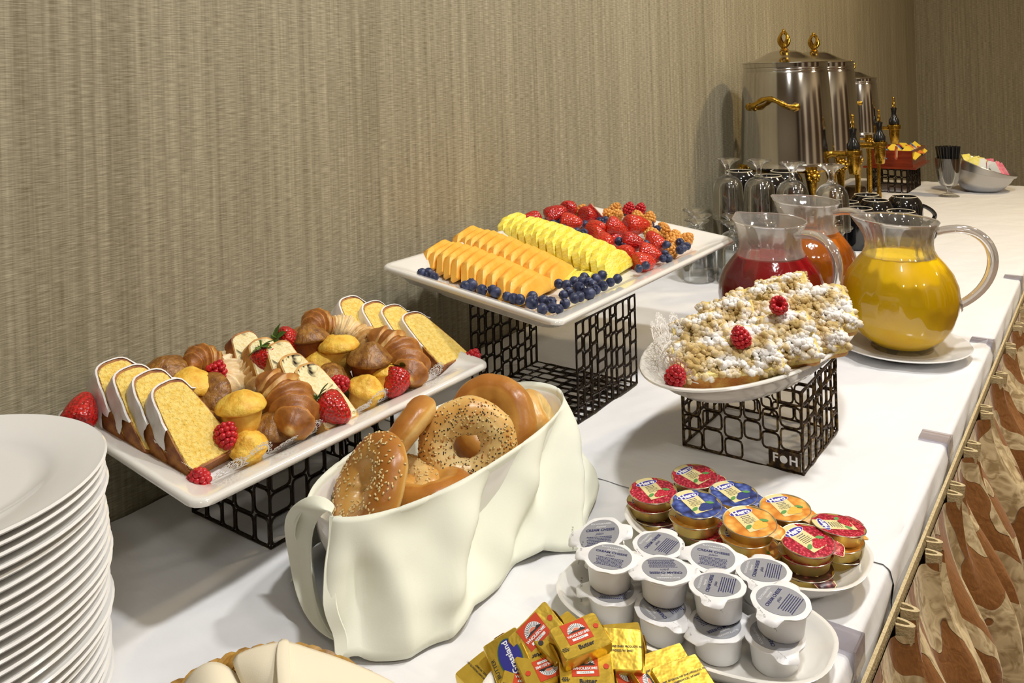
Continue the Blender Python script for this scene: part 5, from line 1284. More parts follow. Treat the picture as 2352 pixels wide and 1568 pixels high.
sheet('napkin_fold', g([[(405, 1600, 0.0540), (440, 1545, 0.0660), (478, 1520, 0.0740), (515, 1527, 0.0740), (545, 1556, 0.0680), (585, 1600, 0.0600)], [(395, 1660, 0.0490), (430, 1600, 0.0740), (480, 1560, 0.0840), (520, 1570, 0.0840), (560, 1600, 0.0760), (600, 1650, 0.0640)],
                        [(400, 1750, 0.0440), (440, 1700, 0.0640), (490, 1690, 0.0740), (540, 1700, 0.0740), (590, 1720, 0.0640), (640, 1750, 0.0540)]]), lin)
sheet('napkin_fold', g([[(536, 1508, 0.0720), (590, 1488, 0.0800), (645, 1476, 0.0820), (664, 1476, 0.0800), (700, 1490, 0.0780), (760, 1508, 0.0740), (830, 1535, 0.0720), (930, 1580, 0.0680)],
                        [(535, 1530, 0.0760), (585, 1510, 0.0860), (640, 1500, 0.0890), (668, 1506, 0.0880), (705, 1515, 0.0840), (765, 1535, 0.0800), (830, 1562, 0.0760), (920, 1610, 0.0720)],
                        [(560, 1570, 0.0780), (600, 1560, 0.0880), (645, 1555, 0.0910), (680, 1560, 0.0900), (720, 1570, 0.0860), (780, 1595, 0.0820), (840, 1620, 0.0780), (920, 1665, 0.0740)],
                        [(600, 1680, 0.0640), (640, 1680, 0.0690), (680, 1690, 0.0700), (720, 1700, 0.0690), (760, 1710, 0.0640), (810, 1725, 0.0590), (860, 1740, 0.0540), (930, 1780, 0.0440)]]), lin)
sheet('napkin_hem', g([[(640, 1474, 0.0840), (652, 1470, 0.0850), (664, 1474, 0.0830)], [(634, 1500, 0.0915), (648, 1500, 0.0925), (662, 1502, 0.0910)], [(636, 1545, 0.0935), (650, 1545, 0.0945), (666, 1548, 0.0935)], [(640, 1600, 0.0920), (655, 1600, 0.0930), (672, 1604, 0.0920)]]), lin)

# ---------------------------------------------------------------- crumb cake
m_cakeb = mat('crumb_cake_base', (0.42, 0.15, 0.02), 0.7, col2=(0.80, 0.52, 0.12), nscale=50, lo=0.35, hi=0.7, bump=0.8, bscale=300)
m_cakei = mat('crumb_cake_inside', (0.82, 0.62, 0.16), 0.85, col2=(0.90, 0.78, 0.36), nscale=200, bump=0.8, bscale=380)
m_crumbs = bpy.data.materials.new('sugared_crumbs'); m_crumbs.use_nodes = True
N, L = nodes_of(m_crumbs); b = N['Principled BSDF']; b.inputs['Roughness'].default_value = 0.85; b.inputs['Specular IOR Level'].default_value = 0.2
tc = N.new('ShaderNodeTexCoord'); n1 = N.new('ShaderNodeTexNoise'); n1.inputs['Scale'].default_value = 38; n1.inputs['Detail'].default_value = 6; L.new(tc.outputs['Object'], n1.inputs['Vector'])
rp = N.new('ShaderNodeValToRGB'); e = rp.color_ramp.elements; e[0].position = 0.38; e[0].color = (0.50, 0.35, 0.13, 1); e[1].position = 0.60; e[1].color = (0.90, 0.88, 0.85, 1); k = e.new(0.48); k.color = (0.66, 0.52, 0.28, 1)
L.new(n1.outputs['Fac'], rp.inputs['Fac']); L.new(rp.outputs['Color'], b.inputs['Base Color'])
n2 = N.new('ShaderNodeTexNoise'); n2.inputs['Scale'].default_value = 420; L.new(tc.outputs['Object'], n2.inputs['Vector'])
bp = N.new('ShaderNodeBump'); bp.inputs['Strength'].default_value = 0.6; bp.inputs['Distance'].default_value = 0.0012; L.new(n2.outputs['Fac'], bp.inputs['Height']); L.new(bp.outputs['Normal'], b.inputs['Normal'])
def crumb_cake(label, loc, xdir, up, w, d, h, seed):
    rg = random.Random(seed); t = thing('crumb_cake_square', label, 'cake', group='crumb cake squares')
    mb = MB(); n = 7
    rings = [[Vector((p.x * (1 + 0.012 * math.sin(p.y * 300 + seed)), p.y, z)) for p in rrect(w / 2 * f, d / 2 * f, z, 0.006, 3)] for z, f in ((-h, 0.95), (-h + 0.002, 0.98), (-h * 0.6, 1.0), (-0.004, 1.0), (0.0, 0.97))]
    kk = 4 if 'brown cut side' in label else 3; mb.loft(rings[:kk], True, True, False, 0); mb.loft(rings[kk - 1:], True, False, True, 1); mb.build('cake_base', [m_cakeb, m_cakei], t)
    mb = MB(); cnt = int(w * d / 0.0000055)
    vs0, fs0 = ICO(1)
    for k in range(cnt):
        x, y = rg.uniform(-w / 2, w / 2) * 1.03, rg.uniform(-d / 2, d / 2) * 1.03; r_ = rg.choice((0.0011, 0.0013, 0.0015, 0.0018, 0.0021, 0.0024, 0.0029, 0.0035, 0.0046)) * rg.uniform(0.85, 1.1)
        ed = min(w / 2 - abs(x), d / 2 - abs(y)); z = r_ * 0.35 - 0.006 + 0.011 * sm(-0.003, 0.014, ed) + 0.006 * fbm((x, y, seed), 45)
        s3 = (rg.uniform(0.8, 1.2), rg.uniform(0.8, 1.2), rg.uniform(0.75, 1.0)); ph = rg.uniform(0, 50)
        mb.add([(x + v[0] * r_ * s3[0] * (1 + 0.22 * math.sin(v[1] * 5 + ph)), y + v[1] * r_ * s3[1] * (1 + 0.22 * math.sin(v[2] * 5 + ph)), z + v[2] * r_ * s3[2] * (1 + 0.22 * math.sin(v[0] * 5 + ph))) for v in vs0], fs0)
    so = mb.build('crumb_topping', m_crumbs, t, angle=180); so['kind'] = 'stuff'; so['label'] = 'sugared streusel crumbs'
    frame(t, loc, X=xdir, Z=up); return t
for px, py, z, xd, up, w, d, h, lb in (
        (1642, 822, 0.156, (0.66, -0.75, 0.06), (-0.24, -0.24, 0.92), 0.094, 0.056, 0.024, 'crumb cake square lying foremost in the dish, brown cut side showing'),
        (1606, 772, 0.172, (0.72, -0.55, -0.30), (-0.70, -0.05, 0.75), 0.062, 0.060, 0.024, 'crumb cake square leaning at the tall lace end of the dish'),
        (1668, 737, 0.182, (0.75, -0.5, -0.42), (-0.74, -0.05, 0.68), 0.070, 0.062, 0.028, 'crumb cake square leaning second from the tall lace end'),
        (1738, 704, 0.190, (0.75, -0.5, -0.42), (-0.72, -0.02, 0.70), 0.072, 0.060, 0.028, 'crumb cake square leaning behind the open raspberry'),
        (1800, 672, 0.196, (0.75, -0.5, -0.45), (-0.70, 0.02, 0.70), 0.066, 0.055, 0.028, 'crumb cake square leaning highest, closest to the cranberry pitcher'),
        (1725, 800, 0.164, (0.75, -0.6, -0.30), (-0.62, -0.20, 0.76), 0.066, 0.062, 0.026, 'crumb cake square low at the dish front between two others'),
        (1802, 770, 0.174, (0.75, -0.6, -0.33), (-0.64, -0.18, 0.76), 0.070, 0.062, 0.026, 'crumb cake square in the middle beside the open raspberry'),
        (1880, 708, 0.184, (0.75, -0.6, -0.34), (-0.62, -0.14, 0.78), 0.080, 0.064, 0.026, 'crumb cake square at the orange juice end of the dish'),
        (1890, 764, 0.162, (0.75, -0.6, -0.28), (-0.60, -0.20, 0.8), 0.052, 0.046, 0.024, 'crumb cake square low under the one at the orange juice end')):
    crumb_cake(lb, at_z(px, py, z), xd, up, w, d, h, hash(lb) % 97 if False else int(px))
GRC = 'raspberries on the crumb cake'
raspberry(at_z(1788, 703, 0.205), (0.62, 0.3, -0.45), 'red raspberry with its open hollow showing on the crumb cake', GRC, sc=1.0)
raspberry(at_z(1700, 772, 0.180), (-0.2, 0.2, 0.8), 'red raspberry sunk in the crumbs in the middle of the dish', GRC, sc=1.05)
raspberry(at_z(1552, 862, 0.150), (-0.3, -0.4, 0.8), 'red raspberry at the dish rim under the foremost cake square', GRC, sc=1.1)
dy2 = thing('paper_doily', 'white paper lace doily lining the crumb cake dish', 'doily', CK_C + Vector((0, 0, 0.0075)), (0, 0, -0.085))
mb = MB(); mb.loft([superring(0.135, 0.06, 0.0, 2.0, 40), superring(0.135, 0.06, 0.0004, 2.0, 40)], True, True, True); mb.build('doily_sheet', m_paper, dy2)
SC2 = scallop_mesh(0.048, 0.042, ribs=11); SC3 = scallop_mesh(0.040, 0.030)
for a, rise, mesh_ in ((118, 58, SC2), (132, 62, SC2), (146, 66, SC2), (162, 62, SC2), (178, 52, SC2), (198, 40, SC3), (106, 60, SC3), (92, 60, SC3), (74, 55, SC3), (56, 55, SC3), (276, 40, SC3), (292, 46, SC3), (308, 42, SC3), (325, 50, SC3), (342, 55, SC3), (0, 55, SC3), (20, 55, SC3)):
    c, s_ = math.cos(R(a)), math.sin(R(a)); q_ = 1.30 if 100 < a < 190 else 1.0; rise += 10 * (q_ > 1); p = Vector((0.150 * q_ * c, 0.068 * q_ * s_, 0.004 + 0.085 * (q_ - 1))); nrm = Vector((c / 0.15, s_ / 0.068, 0)).normalized()
    o = link('lace_scallop', mesh_, dy2, p)
    yv = (nrm * math.cos(R(rise)) + Vector((0, 0, 1)) * math.sin(R(rise))).normalized(); xv = Vector((0, 0, 1)).cross(nrm).normalized() * -1; zv = xv.cross(yv)
    o.rotation_euler = Matrix((xv, yv, zv)).transposed().to_euler()
# ---------------------------------------------------------------- cream cheese cups
m_cup = mat('white_plastic_cup', (0.82, 0.82, 0.83), 0.35, spec=0.4)
m_foil_w = mat('white_foil_lid', (0.85, 0.85, 0.86), 0.4, spec=0.4, bump=0.2, bscale=120)
m_grey = mat('grey_lid_print', (0.36, 0.37, 0.41), 0.4, 0.25, bump=0.3, bscale=150)
m_navy = mat('navy_print', (0.025, 0.03, 0.12), 0.5); m_wht = mat('white_print', (0.85, 0.86, 0.88), 0.5); m_blk = mat('black_print', (0.02, 0.02, 0.022), 0.5)
cupmb = MB(); cupmb.lathe([(0.0, 0.001), (0.0165, 0.001), (0.0178, 0.0), (0.0188, 0.0012), (0.0208, 0.0195), (0.0222, 0.0212), (0.0238, 0.0216), (0.0241, 0.0224), (0.0238, 0.0232), (0.0, 0.0232)], 48); cup_me = cupmb.mesh('cup', m_cup)
def lid_ring(tabs, z, n=64, r=0.0243, th=0.00045, tabw=0.30, tabl=0.008, droop=0.0):
    ring = []
    for i in range(n):
        a = 2 * math.pi * i / n; rr = r * (1 + 0.008 * math.sin(a * 13))
        dz = 0.0005 * math.sin(a * 7) - 0.0002
        for ta in tabs:
            d = abs(((a - ta + math.pi) % (2 * math.pi)) - math.pi)
            k = sm(tabw * 1.6, tabw * 0.75, d); rr += tabl * k; dz -= droop * k
        ring.append(Vector((rr * math.cos(a), rr * math.sin(a), z + dz)))
    return ring
def flat_disc(ring, z0, th, m, name, parent=None):
    mb = MB(); inner = [Vector((p.x * 0.86, p.y * 0.86, z0)) for p in ring]
    mb.loft([[p + Vector((0, 0, -th)) for p in ring], ring, inner], True, False, True); return mb.mesh(name, m, angle=60)
CLID = flat_disc(lid_ring((math.pi, 0.15), 0.0236, droop=0.002), 0.0240, 0.0006, m_foil_w, 'foil_lid')
mb = MB(); mb.lathe([(0.0198, 0.02425), (0.0, 0.02425)], 48, cap1=False); GREYD = mb.mesh('lid_print', m_grey)
def text_lines(n, w, x0, y0, dy, m, h=0.0008, seed=1, vertical=True):
    """fine print: rows of short dashes too small to read"""
    rg = random.Random(seed); mb = MB()
    for k in range(n):
        x = x0 - w / 2 + rg.uniform(0, w * 0.12)
        while x < x0 + w / 2 - 0.0006:
            l = min(rg.uniform(0.0006, 0.0018), x0 + w / 2 - x); mb.add([(x, y0 - k * dy, 0), (x + l, y0 - k * dy, 0), (x + l, y0 - k * dy + h, 0), (x, y0 - k * dy + h, 0)], [(0, 1, 2, 3)]); x += l + 0.0004
    return mb.mesh('fine_print', m, smooth=False)
FINE = text_lines(7, 0.026, 0.0, -0.0030, 0.0019, m_navy, 0.0009, 3)
cc_proto = thing('cream_cheese_cup', 'proto', 'cup')
link('cup', cup_me, cc_proto); _lid = link('foil_lid', CLID, cc_proto); _lp = link('lid_print', GREYD, _lid)
lettering('lettering', 'CREAM CHEESE', 0.0042, m_navy, _lid, (0, 0.0062, 0.0244), bold=0.00012)
lettering('lettering', 'plain', 0.0042, m_navy, _lid, (0, 0.0015, 0.0244), shear=0.35)
lettering('lettering', 'BLOCK&BARREL', 0.0029, m_wht, _lid, (0, 0.0142, 0.0244))
lettering('lettering', 'Imperial', 0.0030, m_wht, _lid, (0, 0.0105, 0.0244), shear=0.3)
link('fine_print', FINE, _lid, (0, 0, 0.0244))
lettering('lettering', 'NET WT 1 OZ (28 g)', 0.0023, m_blk, _lid, (-0.0275, 0.0, 0.0229), (R(0), R(-38), R(90)))
lettering('lettering', 'CELLOKUTS', 0.0015, m_blk, _lid, (0.0278, 0.004, 0.0226), (R(0), R(38), R(98)))
Z6 = lambda x, y: (1260 + x / 3.36, 1160 + y / 3.36)
CCH = 0.0236; CF = 0.0062
def cc(px, py, z, rot, label, tilt=(0, 0)):
    global _cc_used
    t = cc_proto if not _cc_used else copy_tree(cc_proto); _cc_used = True
    p = at_z(px, py, z + 0.0236); t.location = (p.x, p.y, z); t.rotation_euler = (R(tilt[0]), R(tilt[1]), R(rot)); t['label'] = label; t['group'] = 'cream cheese cups'
    return t
_cc_used = False
# rot: direction of the lettering baseline
front = [((468, 400), -72, 'cream cheese cup, upper tier, at the napkin end of the row facing the butter', (0, 2)), ((885, 500), 128, 'cream cheese cup, upper tier, printed lid turned upside down', (2, -3)),
         ((1312, 625), 14, 'cream cheese cup, upper tier, in the middle of the row facing the butter', (-3, 4)), ((1785, 735), -4, 'cream cheese cup, upper tier, at the table edge end of the row facing the butter', (2, 0))]
low4 = [((490, 650), -60, 'cream cheese cup on the platter under the upper cup at the napkin end', 0), ((880, 790), 60, 'cream cheese cup on the platter under the one with the upside down lid', 0), ((1300, 915), 150, 'cream cheese cup on the platter with a white pull tab', 0), ((1745, 1000), 40, 'cream cheese cup on the platter at the table edge end, grey lid half seen', 0)]
back = [((440, 205), -72, 'tilted cream cheese cup beside the draped napkin in the row facing the jam', (14, -12)), ((850, 300), -2, 'cream cheese cup with sideways lid in the row facing the jam', (0, 0)), ((1262, 390), -72, 'cream cheese cup with wide tab in the row facing the jam', (3, 2)), ((1665, 510), 12, 'cream cheese cup at the table edge end of the row facing the jam', (-2, 3))]
for (x, y), rot, lb, tl in front:
    cc(*Z6(x, y), CF + CCH + 0.0008, rot, lb, tl)
for (x, y), rot, lb, tl in back:
    cc(*Z6(x, y), CF + CCH * 0.85 + 0.001, rot, lb, tl)
for (x, y), rot, lb, tl in low4:
    cc(*Z6(x, y), CF, rot, lb, (0, 0))
for k in range(4):
    (x, y), rot, lb, tl = back[k]; p = at_z(*Z6(x, y), CF + CCH * 1.85)
    t = copy_tree(cc_proto); t.location = (p.x + 0.006, p.y + 0.003, CF - 0.004 * 0); t.scale = (0.96, 0.96, 0.84); t.rotation_euler = (0, 0, R(k * 70)); t['label'] = 'cream cheese cup on the platter hidden under the row facing the jam'; t['group'] = 'cream cheese cups'

# ---------------------------------------------------------------- fruit spread cups
m_gold_al = mat('gold_aluminium', (0.80, 0.62, 0.20), 0.36, 0.8, bump=0.25, bscale=90, stretch=(1, 1, 0.3))
m_lidy = mat('cream_yellow_print', (0.80, 0.70, 0.34), 0.4); m_logo = mat('logo_blue', (0.045, 0.03, 0.36), 0.4); m_leafp = mat('leaf_print', (0.12, 0.32, 0.08), 0.5); m_silver = mat('silver_edge', (0.65, 0.62, 0.5), 0.3, 0.9)
def berry_print(name, a, b_, c, scale):
    m = bpy.data.materials.new(name); m.use_nodes = True; N, L = nodes_of(m); bs = N['Principled BSDF']; bs.inputs['Roughness'].default_value = 0.35
    tc = N.new('ShaderNodeTexCoord'); v = N.new('ShaderNodeTexVoronoi'); v.inputs['Scale'].default_value = scale; L.new(tc.outputs['Object'], v.inputs['Vector'])
    r = N.new('ShaderNodeValToRGB'); e = r.color_ramp.elements; e[0].position = 0.05; e[0].color = (*c, 1); e[1].position = 0.75; e[1].color = (*a, 1); k = e.new(0.35); k.color = (*b_, 1)
    L.new(v.outputs['Distance'], r.inputs['Fac']); L.new(r.outputs['Color'], bs.inputs['Base Color']); return m
FLV = {'raspberry': berry_print('raspberry_print', (0.25, 0.003, 0.015), (0.56, 0.015, 0.05), (0.80, 0.25, 0.28), 420), 'blueberry': berry_print('blueberry_print', (0.01, 0.015, 0.08), (0.05, 0.09, 0.35), (0.16, 0.22, 0.5), 130),
       'apricot': berry_print('apricot_print', (0.62, 0.20, 0.02), (0.82, 0.40, 0.07), (0.90, 0.55, 0.16), 110), 'cherry': berry_print('cherry_print', (0.02, 0.003, 0.006), (0.06, 0.008, 0.012), (0.35, 0.1, 0.1), 150)}
FRC = {'raspberry': (0.62, 0.02, 0.06), 'blueberry': (0.03, 0.05, 0.22), 'apricot': (0.90, 0.50, 0.08), 'cherry': (0.08, 0.01, 0.015)}
JH, JR = 0.0122, 0.0252
mb = MB(); mb.lathe([(0.0, 0.0006), (0.0185, 0.0006), (0.0205, 0.0), (0.0215, 0.0012), (0.0232, 0.0100), (0.0240, 0.0108), (0.0252, 0.0112), (0.0255, 0.0118), (0.0, 0.0118)], 48); jar_me = mb.mesh('tray', m_gold_al)
jl = lid_ring((R(-55),), 0.0119, r=0.0254, tabw=0.30, tabl=0.0085, droop=0.0025)
mb = MB(); mb.tube([Vector((0.0253 * math.cos(2 * math.pi * i / 48), 0.0253 * math.sin(2 * math.pi * i / 48), 0.0121)) for i in range(48)], 0.0005, 5, closed=True); rim_me = mb.mesh('crimped_edge', m_silver)
def ellipse(name, m, a, b_, seg=28):
    mb = MB(); mb.add([(a * math.cos(2 * math.pi * i / seg), b_ * math.sin(2 * math.pi * i / seg), 0) for i in range(seg)], [tuple(range(seg))]); return mb.mesh(name, m, smooth=False)
LOGO = ellipse('logo_oval', m_logo, 0.0118, 0.0042); LOGOW = ellipse('logo_border', m_wht, 0.0124, 0.0047)
mb = MB(); mb.add([(-0.0098, 0.0225, 0), (-0.0098, -0.0150, 0), (0.0098, -0.0150, 0), (0.0098, 0.0225, 0), (0.005, 0.0247, 0), (-0.005, 0.0247, 0)], [(0, 1, 2, 3, 4, 5)]); BAND = mb.mesh('label_band', m_lidy, smooth=False)
JFINE = text_lines(4, 0.014, 0.0, 0.0, 0.0019, m_blk, 0.0007, 5); JFINE2 = text_lines(2, 0.010, 0.0, 0.0, 0.0026, m_navy, 0.0010, 8)
_leaf = ellipse('leaf_print', m_leafp, 0.0042, 0.0022); PROTO = {}
for fl in FLV:
    t = thing('jam_cup', 'proto', 'cup'); link('tray', jar_me, t)
    ld = link('foil_lid', flat_disc(jl, 0.0122, 0.0005, FLV[fl], 'foil_lid'), t); link('crimped_edge', rim_me, t)
    mb = MB(); tab = [p for p in jl if p.xy.length > 0.0262]; mb.add([p + Vector((0, 0, 0.00025)) for p in tab], [tuple(range(len(tab)))]); link('tab_print', mb.mesh('tab_print', m_lidy, smooth=False), ld)
    link('label_band', BAND, ld, (0, 0, 0.0124)); link('logo_border', LOGOW, ld, (0, 0.0150, 0.01245)); link('logo_oval', LOGO, ld, (0, 0.0150, 0.0125))
    lettering('lettering', 'Hero', 0.0085, m_wht, ld, (0, 0.0150, 0.01255), bold=0.0004)
    link('fine_print', JFINE2, ld, (0, 0.0078, 0.0125)); link('fine_print', JFINE, ld, (0, 0.0030, 0.0125))
    fm = mat('fruit_print_' + fl, FRC[fl], 0.35) if fl not in ('raspberry',) else berry_print('fruit_print_raspberry', (0.4, 0.005, 0.02), (0.66, 0.03, 0.06), (0.85, 0.3, 0.32), 520)
    link('leaf_print', _leaf, ld, (-0.006, -0.0075, 0.01252), (0, 0, 0.5)); link('leaf_print', _leaf, ld, (0.0135, -0.004, 0.01252), (0, 0, -0.6))
    for q, (x, y, a, b_) in enumerate(((0.0025, -0.0095, 0.0062, 0.0042), (0.0080, -0.0105, 0.0055, 0.0040), (0.0058, -0.0062, 0.0050, 0.0036))):
        link('fruit_print', ellipse('fruit_print', fm, a, b_), ld, (x, y, 0.0126 + q * 0.00006), (0, 0, 0.4))
    PROTO[fl] = [t, False]
def jam(fl, loc, rot, label, tilt=(0, 0)):
    pr = PROTO[fl]; t = pr[0] if not pr[1] else copy_tree(pr[0]); pr[1] = True
    t.location = loc; t.rotation_euler = (R(tilt[0]), R(tilt[1]), R(rot)); t['label'] = label; t['group'] = 'fruit spread cups'
Z5 = lambda x, y: (1410 + x / 3.794, 1050 + y / 3.794)
JF = 0.0075
for (x, y), rot, stack, tops, tl in (
        ((343, 285), -36, ['cherry', 'raspberry', 'raspberry'], 'raspberry spread cup on top of the stack at the draped napkin end of the platter', (3, -3)), ((705, 160), -20, ['apricot', 'blueberry', 'raspberry'], 'raspberry spread cup on the stack closest to the name plate riser, lid turned', (2, -4)),
        ((1040, 312), -30, ['blueberry', 'apricot', 'blueberry'], 'blueberry spread cup on the stack beside the lone apricot one', (2, -2)), ((716, 402), -33, ['blueberry', 'raspberry', 'apricot', 'blueberry'], 'blueberry spread cup on top of the stack between raspberry and apricot cups', (3, -2)),
        ((1492, 432), -40, ['raspberry', 'cherry', 'apricot'], 'apricot spread cup on the stack facing the low riser', (2, -2)), ((1182, 552), -36, ['apricot', 'apricot', 'apricot', 'apricot'], 'apricot spread cup on the all apricot stack, tab curled', (4, -2)),
        ((1950, 592), 40, ['cherry', 'apricot', 'raspberry'], 'raspberry spread cup at the table edge end with a glare on its lid', (6, 4)), ((1676, 716), -20, ['cherry', 'raspberry', 'raspberry'], 'raspberry spread cup on the stack over a dark cherry cup', (6, -2))):
    n = len(stack); px, py = Z5(x, y); ztop = JF + n * JH
    p = at_z(px, py, ztop); dx = random.uniform(-0.0015, 0.0015)
    for k, fl in enumerate(stack):
        top = k == n - 1
        jam(fl, (p.x + (0 if top else 0.003 * math.sin(k * 2.1 + x)), p.y + (0 if top else 0.003 * math.cos(k * 2.7 + x)), JF + k * JH), rot if top else rot + 50 * math.sin(k * 3.7 + x), tops if top else '%s spread cup under the %s' % (fl, ' '.join(tops.split()[:9]).rstrip(',')), tl if top else (0, 0))

# ---------------------------------------------------------------- butter pats
m_gfoil = mat('gold_foil', (0.72, 0.50, 0.07), 0.34, 0.85, bump=0.55, bscale=55, bdist=0.0025)
m_ored = mat('orange_red_print', (0.60, 0.055, 0.012), 0.4); m_pink = mat('salmon_print', (0.72, 0.22, 0.13), 0.4); m_gprint = mat('green_print', (0.03, 0.14, 0.04), 0.4); m_bprint = mat('royal_blue_print', (0.03, 0.03, 0.26), 0.4)
BWd, BDp, BHt = 0.042, 0.031, 0.0135
def pat_mesh(seed):
    rg = random.Random(seed); mb = MB(); a, b_ = BWd / 2, BDp / 2
    rings = []
    for z, f in ((0, 0.94), (0.0008, 0.985), (0.004, 1.0), (BHt - 0.004, 1.0), (BHt - 0.0008, 0.985), (BHt, 0.95)):
        rings.append([Vector((p.x * f + 0.0005 * fbm((p.x * 200, p.y * 200, z * 200 + seed), 1), p.y * f + 0.0005 * fbm((p.x * 200, p.y * 200, z * 200 + seed + 9), 1), z)) for p in dense_ring(rrect(a, b_, 0, 0.0022, 2), 2)])
    mb.loft(rings, True, True, True)
    for s_ in (-1, 1):                                   # folded foil ends
        mb.add([(s_ * a * 1.002, -b_ * 0.92, BHt * 0.1), (s_ * a * 1.002, b_ * 0.92, BHt * 0.1), (s_ * (a + 0.0016), b_ * 0.25, BHt * 0.75), (s_ * (a + 0.0016), -b_ * 0.25, BHt * 0.75)], [(0, 1, 2, 3)])
    return mb.mesh('foil_wrap', m_gfoil, angle=35)
def dense_ring(P, n):
    out = []
    for p, q in zip(P, P[1:] + P[:1]):
        for k in range(n): out.append(p.lerp(q, k / n))
    return out
PATS = [pat_mesh(s_) for s_ in (1, 2)]
def rect_mesh(name, m, w, h):
    mb = MB(); mb.add([(-w / 2, -h / 2, 0), (w / 2, -h / 2, 0), (w / 2, h / 2, 0), (-w / 2, h / 2, 0)], [(0, 1, 2, 3)]); return mb.mesh(name, m, smooth=False)
def half_disc(name, m, r, seg=20):
    mb = MB(); mb.add([(r * math.cos(math.pi * i / seg), r * math.sin(math.pi * i / seg), 0) for i in range(seg + 1)], [tuple(range(seg + 1))]); return mb.mesh(name, m, smooth=False)
LBL = rect_mesh('label', m_ored, 0.021, 0.019); SUNB = half_disc('label_art', m_wht, 0.0077); SUN = half_disc('label_art', m_pink, 0.0038)
mb = MB()
for k in range(15):
    a = math.pi * (k + 0.5) / 15; u, w = Vector((math.cos(a), math.sin(a), 0)), Vector((-math.sin(a), math.cos(a), 0)) * 0.00016
    mb.add([u * 0.0042 - w, u * 0.0076 - w, u * 0.0076 + w, u * 0.0042 + w], [(0, 1, 2, 3)])
mb.add([(-0.0078, 0.0, 0), (0.0078, 0.0, 0), (0.0078, 0.0009, 0), (0.0045, 0.0026, 0), (0.002, 0.0012, 0), (-0.002, 0.0018, 0), (-0.0055, 0.0007, 0)], [(0, 1, 2, 3, 4, 5, 6)])
RAYS = mb.mesh('label_art', m_blk, smooth=False)
OVG = ellipse('label', m_gprint, 0.0145, 0.0098); OVB = ellipse('label_art', m_bprint, 0.0138, 0.0090)
DOT = ellipse('kosher_mark', m_ored, 0.0022, 0.0022); PF = text_lines(3, 0.006, 0, 0, 0.0012, m_blk, 0.0007, 6); PF2 = text_lines(2, 0.022, 0, 0, 0.0028, m_blk, 0.0016, 7)
def pat_sun():
    t = thing('butter_pat', 'proto', 'butter'); w = link('foil_wrap', PATS[0], t)
    lb = link('label', LBL, w, (-0.001, 0.0045, BHt + 0.00022)); lb['label'] = 'orange red sunrise label'
    link('label_art', SUNB, w, (-0.001, 0.0045 - 0.0005, BHt + 0.0003)); link('label_art', SUN, w, (-0.001, 0.0045 - 0.0005, BHt + 0.00038)); link('label_art', RAYS, w, (-0.001, 0.004, BHt + 0.00046))
    lettering('lettering', 'WHOLESOME', 0.0031, m_wht, w, (-0.001, 0.0015, BHt + 0.0004), bold=0.0001); link('label_art', rect_mesh('label_art', m_wht, 0.0135, 0.0021), w, (-0.001, -0.0018, BHt + 0.00036))
    lettering('lettering', 'F A R M S', 0.0018, m_blk, w, (-0.001, -0.0018, BHt + 0.00044)); lettering('lettering', 'Butter', 0.0052, m_blk, w, (0.0005, -0.0092, BHt + 0.0004), bold=0.00012)
    link('kosher_mark', DOT, w, (0.0155, 0.003, BHt + 0.0003)); link('fine_print', PF, w, (-0.0165, -0.006, BHt + 0.0003)); return t
def pat_oval():
    t = thing('butter_pat', 'proto', 'butter'); w = link('foil_wrap', PATS[1], t)
    lb = link('label', OVG, w, (0.002, -0.002, BHt + 0.00022)); lb['label'] = 'royal blue oval label with a green border'; link('label_art', OVB, w, (0.002, -0.002, BHt + 0.0003))
    lettering('lettering', 'Grassland', 0.0064, m_wht, w, (0.002, -0.002, BHt + 0.0004), bold=0.00015); lettering('lettering', 'BUTTER', 0.0042, m_blk, w, (0.0, 0.0115, BHt + 0.0003)); lettering('lettering', 'GRADE AA', 0.0022, m_blk, w, (-0.015, 0.0115, BHt + 0.0003))
    link('kosher_mark', ellipse('kosher_mark', m_blk, 0.0022, 0.0022), w, (-0.017, 0.006, BHt + 0.0003)); return t
def pat_back():
    t = thing('butter_pat', 'proto', 'butter'); w = link('foil_wrap', PATS[1], t)
    lettering('lettering', 'DIST. BY GRASSLAND DAIRY PRODUCTS, INC.', 0.0019, m_blk, w, (0.002, 0.0015, BHt + 0.0003), bold=0.00005); lettering('lettering', 'GREENWOOD, WI 54437', 0.0021, m_blk, w, (0.002, -0.0015, BHt + 0.0003), bold=0.00005); return t
BPRO = {'s': [pat_sun(), False], 'g': [pat_oval(), False], 'b': [pat_back(), False]}
Z4 = lambda x, y: (1050 + x / 3.92, 1380 + y / 3.92)
def butter(kind, x, y, z, xd, up, label):
    flat = 0.8 if 'leaning' in label or 'standing' in label or 'on edge' in label else 0.38
    up = (up[0] * flat, up[1] * flat, up[2]); z = 0.0065 + (z - 0.0065) * 0.9
    pr = BPRO[kind]; t = pr[0] if not pr[1] else copy_tree(pr[0]); pr[1] = True
    up = Vector(up).normalized(); frame(t, at_z(*Z4(x, y), z) - up * BHt, X=xd, Z=up); t['label'] = label; t['group'] = 'gold foil butter pats'
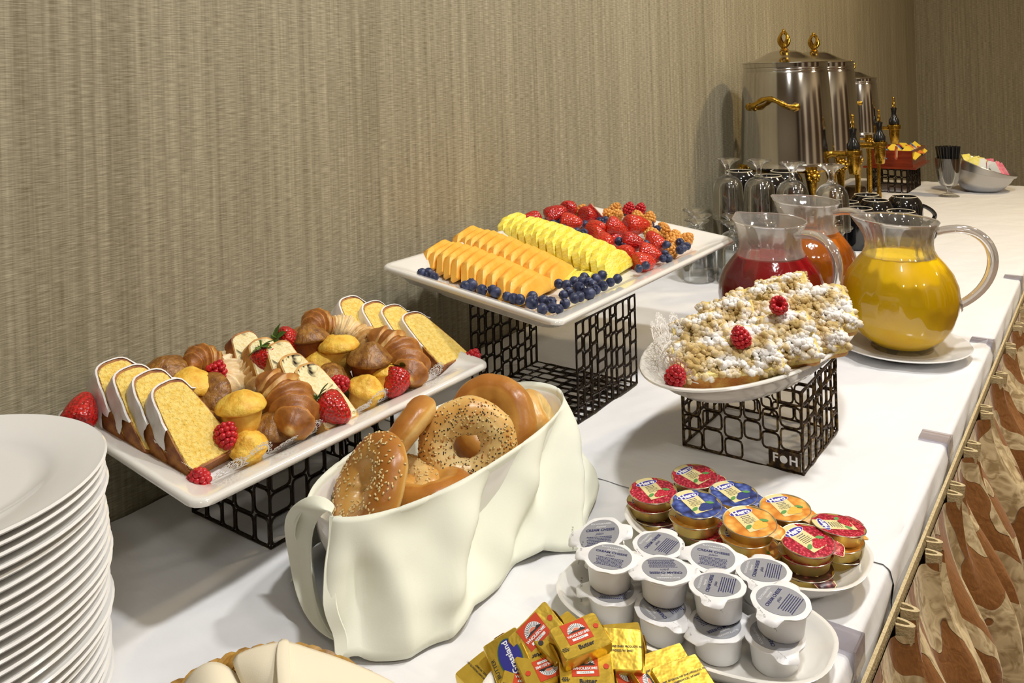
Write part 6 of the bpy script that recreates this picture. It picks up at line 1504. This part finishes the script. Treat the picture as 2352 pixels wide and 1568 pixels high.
# xd: reading direction of the label
RT = Vector((0.584, -0.81, 0))
butter('s', 1165, 625, 0.040, RT, (-0.42, -0.30, 0.86), 'gold butter pat with a sunrise label lying flat in front')
butter('s', 1110, 310, 0.056, RT + Vector((0.35, 0.25, 0.05)), (-0.40, -0.36, 0.85), 'gold butter pat with a sunrise label on top of the heap')
butter('s', 730, 310, 0.047, RT + Vector((0.6, 0.5, 0.25)), (-0.62, -0.36, 0.66), 'gold butter pat with a sunrise label standing at the back of the heap')
butter('g', 470, 540, 0.034, Vector((0.45, 0.75, 0.30)), (-0.62, -0.20, 0.74), 'gold butter pat with a blue oval label leaning on the heap')
butter('g', 940, 310, 0.046, RT + Vector((0.4, 0.55, 0)), (-0.45, -0.25, 0.85), 'gold butter pat with a blue oval label half covered by another')
butter('b', 1430, 425, 0.046, RT + Vector((-0.1, -0.1, 0.05)), (-0.76, -0.40, 0.52), 'gold butter pat lying with its address print side up')
butter('s', 790, 560, 0.036, -RT + Vector((-0.2, -0.3, 0)), (-0.40, -0.20, 0.88), 'gold butter pat with its sunrise label upside down')
butter('s', 1560, 610, 0.030, Vector((0.55, 0.75, 0.25)), (-0.20, -0.62, 0.72), 'gold butter pat on edge with its sunrise label sideways')
butter('b', 1450, 330, 0.034, RT + Vector((0.1, 0.0, 0)), (-0.30, -0.20, 0.93), 'gold butter pat behind the address print one')
butter('s', 640, 715, 0.028, RT + Vector((-0.1, -0.3, 0)), (-0.35, -0.25, 0.9), 'gold butter pat with a sunrise label low at the napkin side')
butter('b', 1890, 590, 0.033, RT + Vector((0.3, 0.2, 0.05)), (-0.45, -0.45, 0.77), 'plain gold butter pat apart from the heap on the platter')
butter('s', 1790, 690, 0.030, Vector((0.4, 0.8, 0.2)), (-0.25, -0.5, 0.8), 'gold butter pat with a sideways red label beside the plain pair')
butter('b', 2040, 690, 0.032, RT + Vector((0.4, 0.2, 0.0)), (-0.35, -0.45, 0.8), 'plain gold butter pat with a frilled end')
butter('b', 250, 680, 0.020, Vector((0.2, 0.8, 0.1)), (-0.5, -0.1, 0.85), 'plain gold butter pat under the blue label one')
butter('b', 1150, 480, 0.026, RT, (0, 0, 1), 'gold butter pat buried in the middle of the heap')
butter('b', 800, 480, 0.022, RT + Vector((0.3, 0, 0)), (0, 0, 1), 'gold butter pat buried under the back of the heap')
butter('b', 1480, 560, 0.020, RT + Vector((0.3, 0.5, 0)), (0, 0, 1), 'gold butter pat buried under the sideways one')
butter('b', 1150, 760, 0.020, RT, (0, 0, 1), 'gold butter pat under the flat sunrise one')
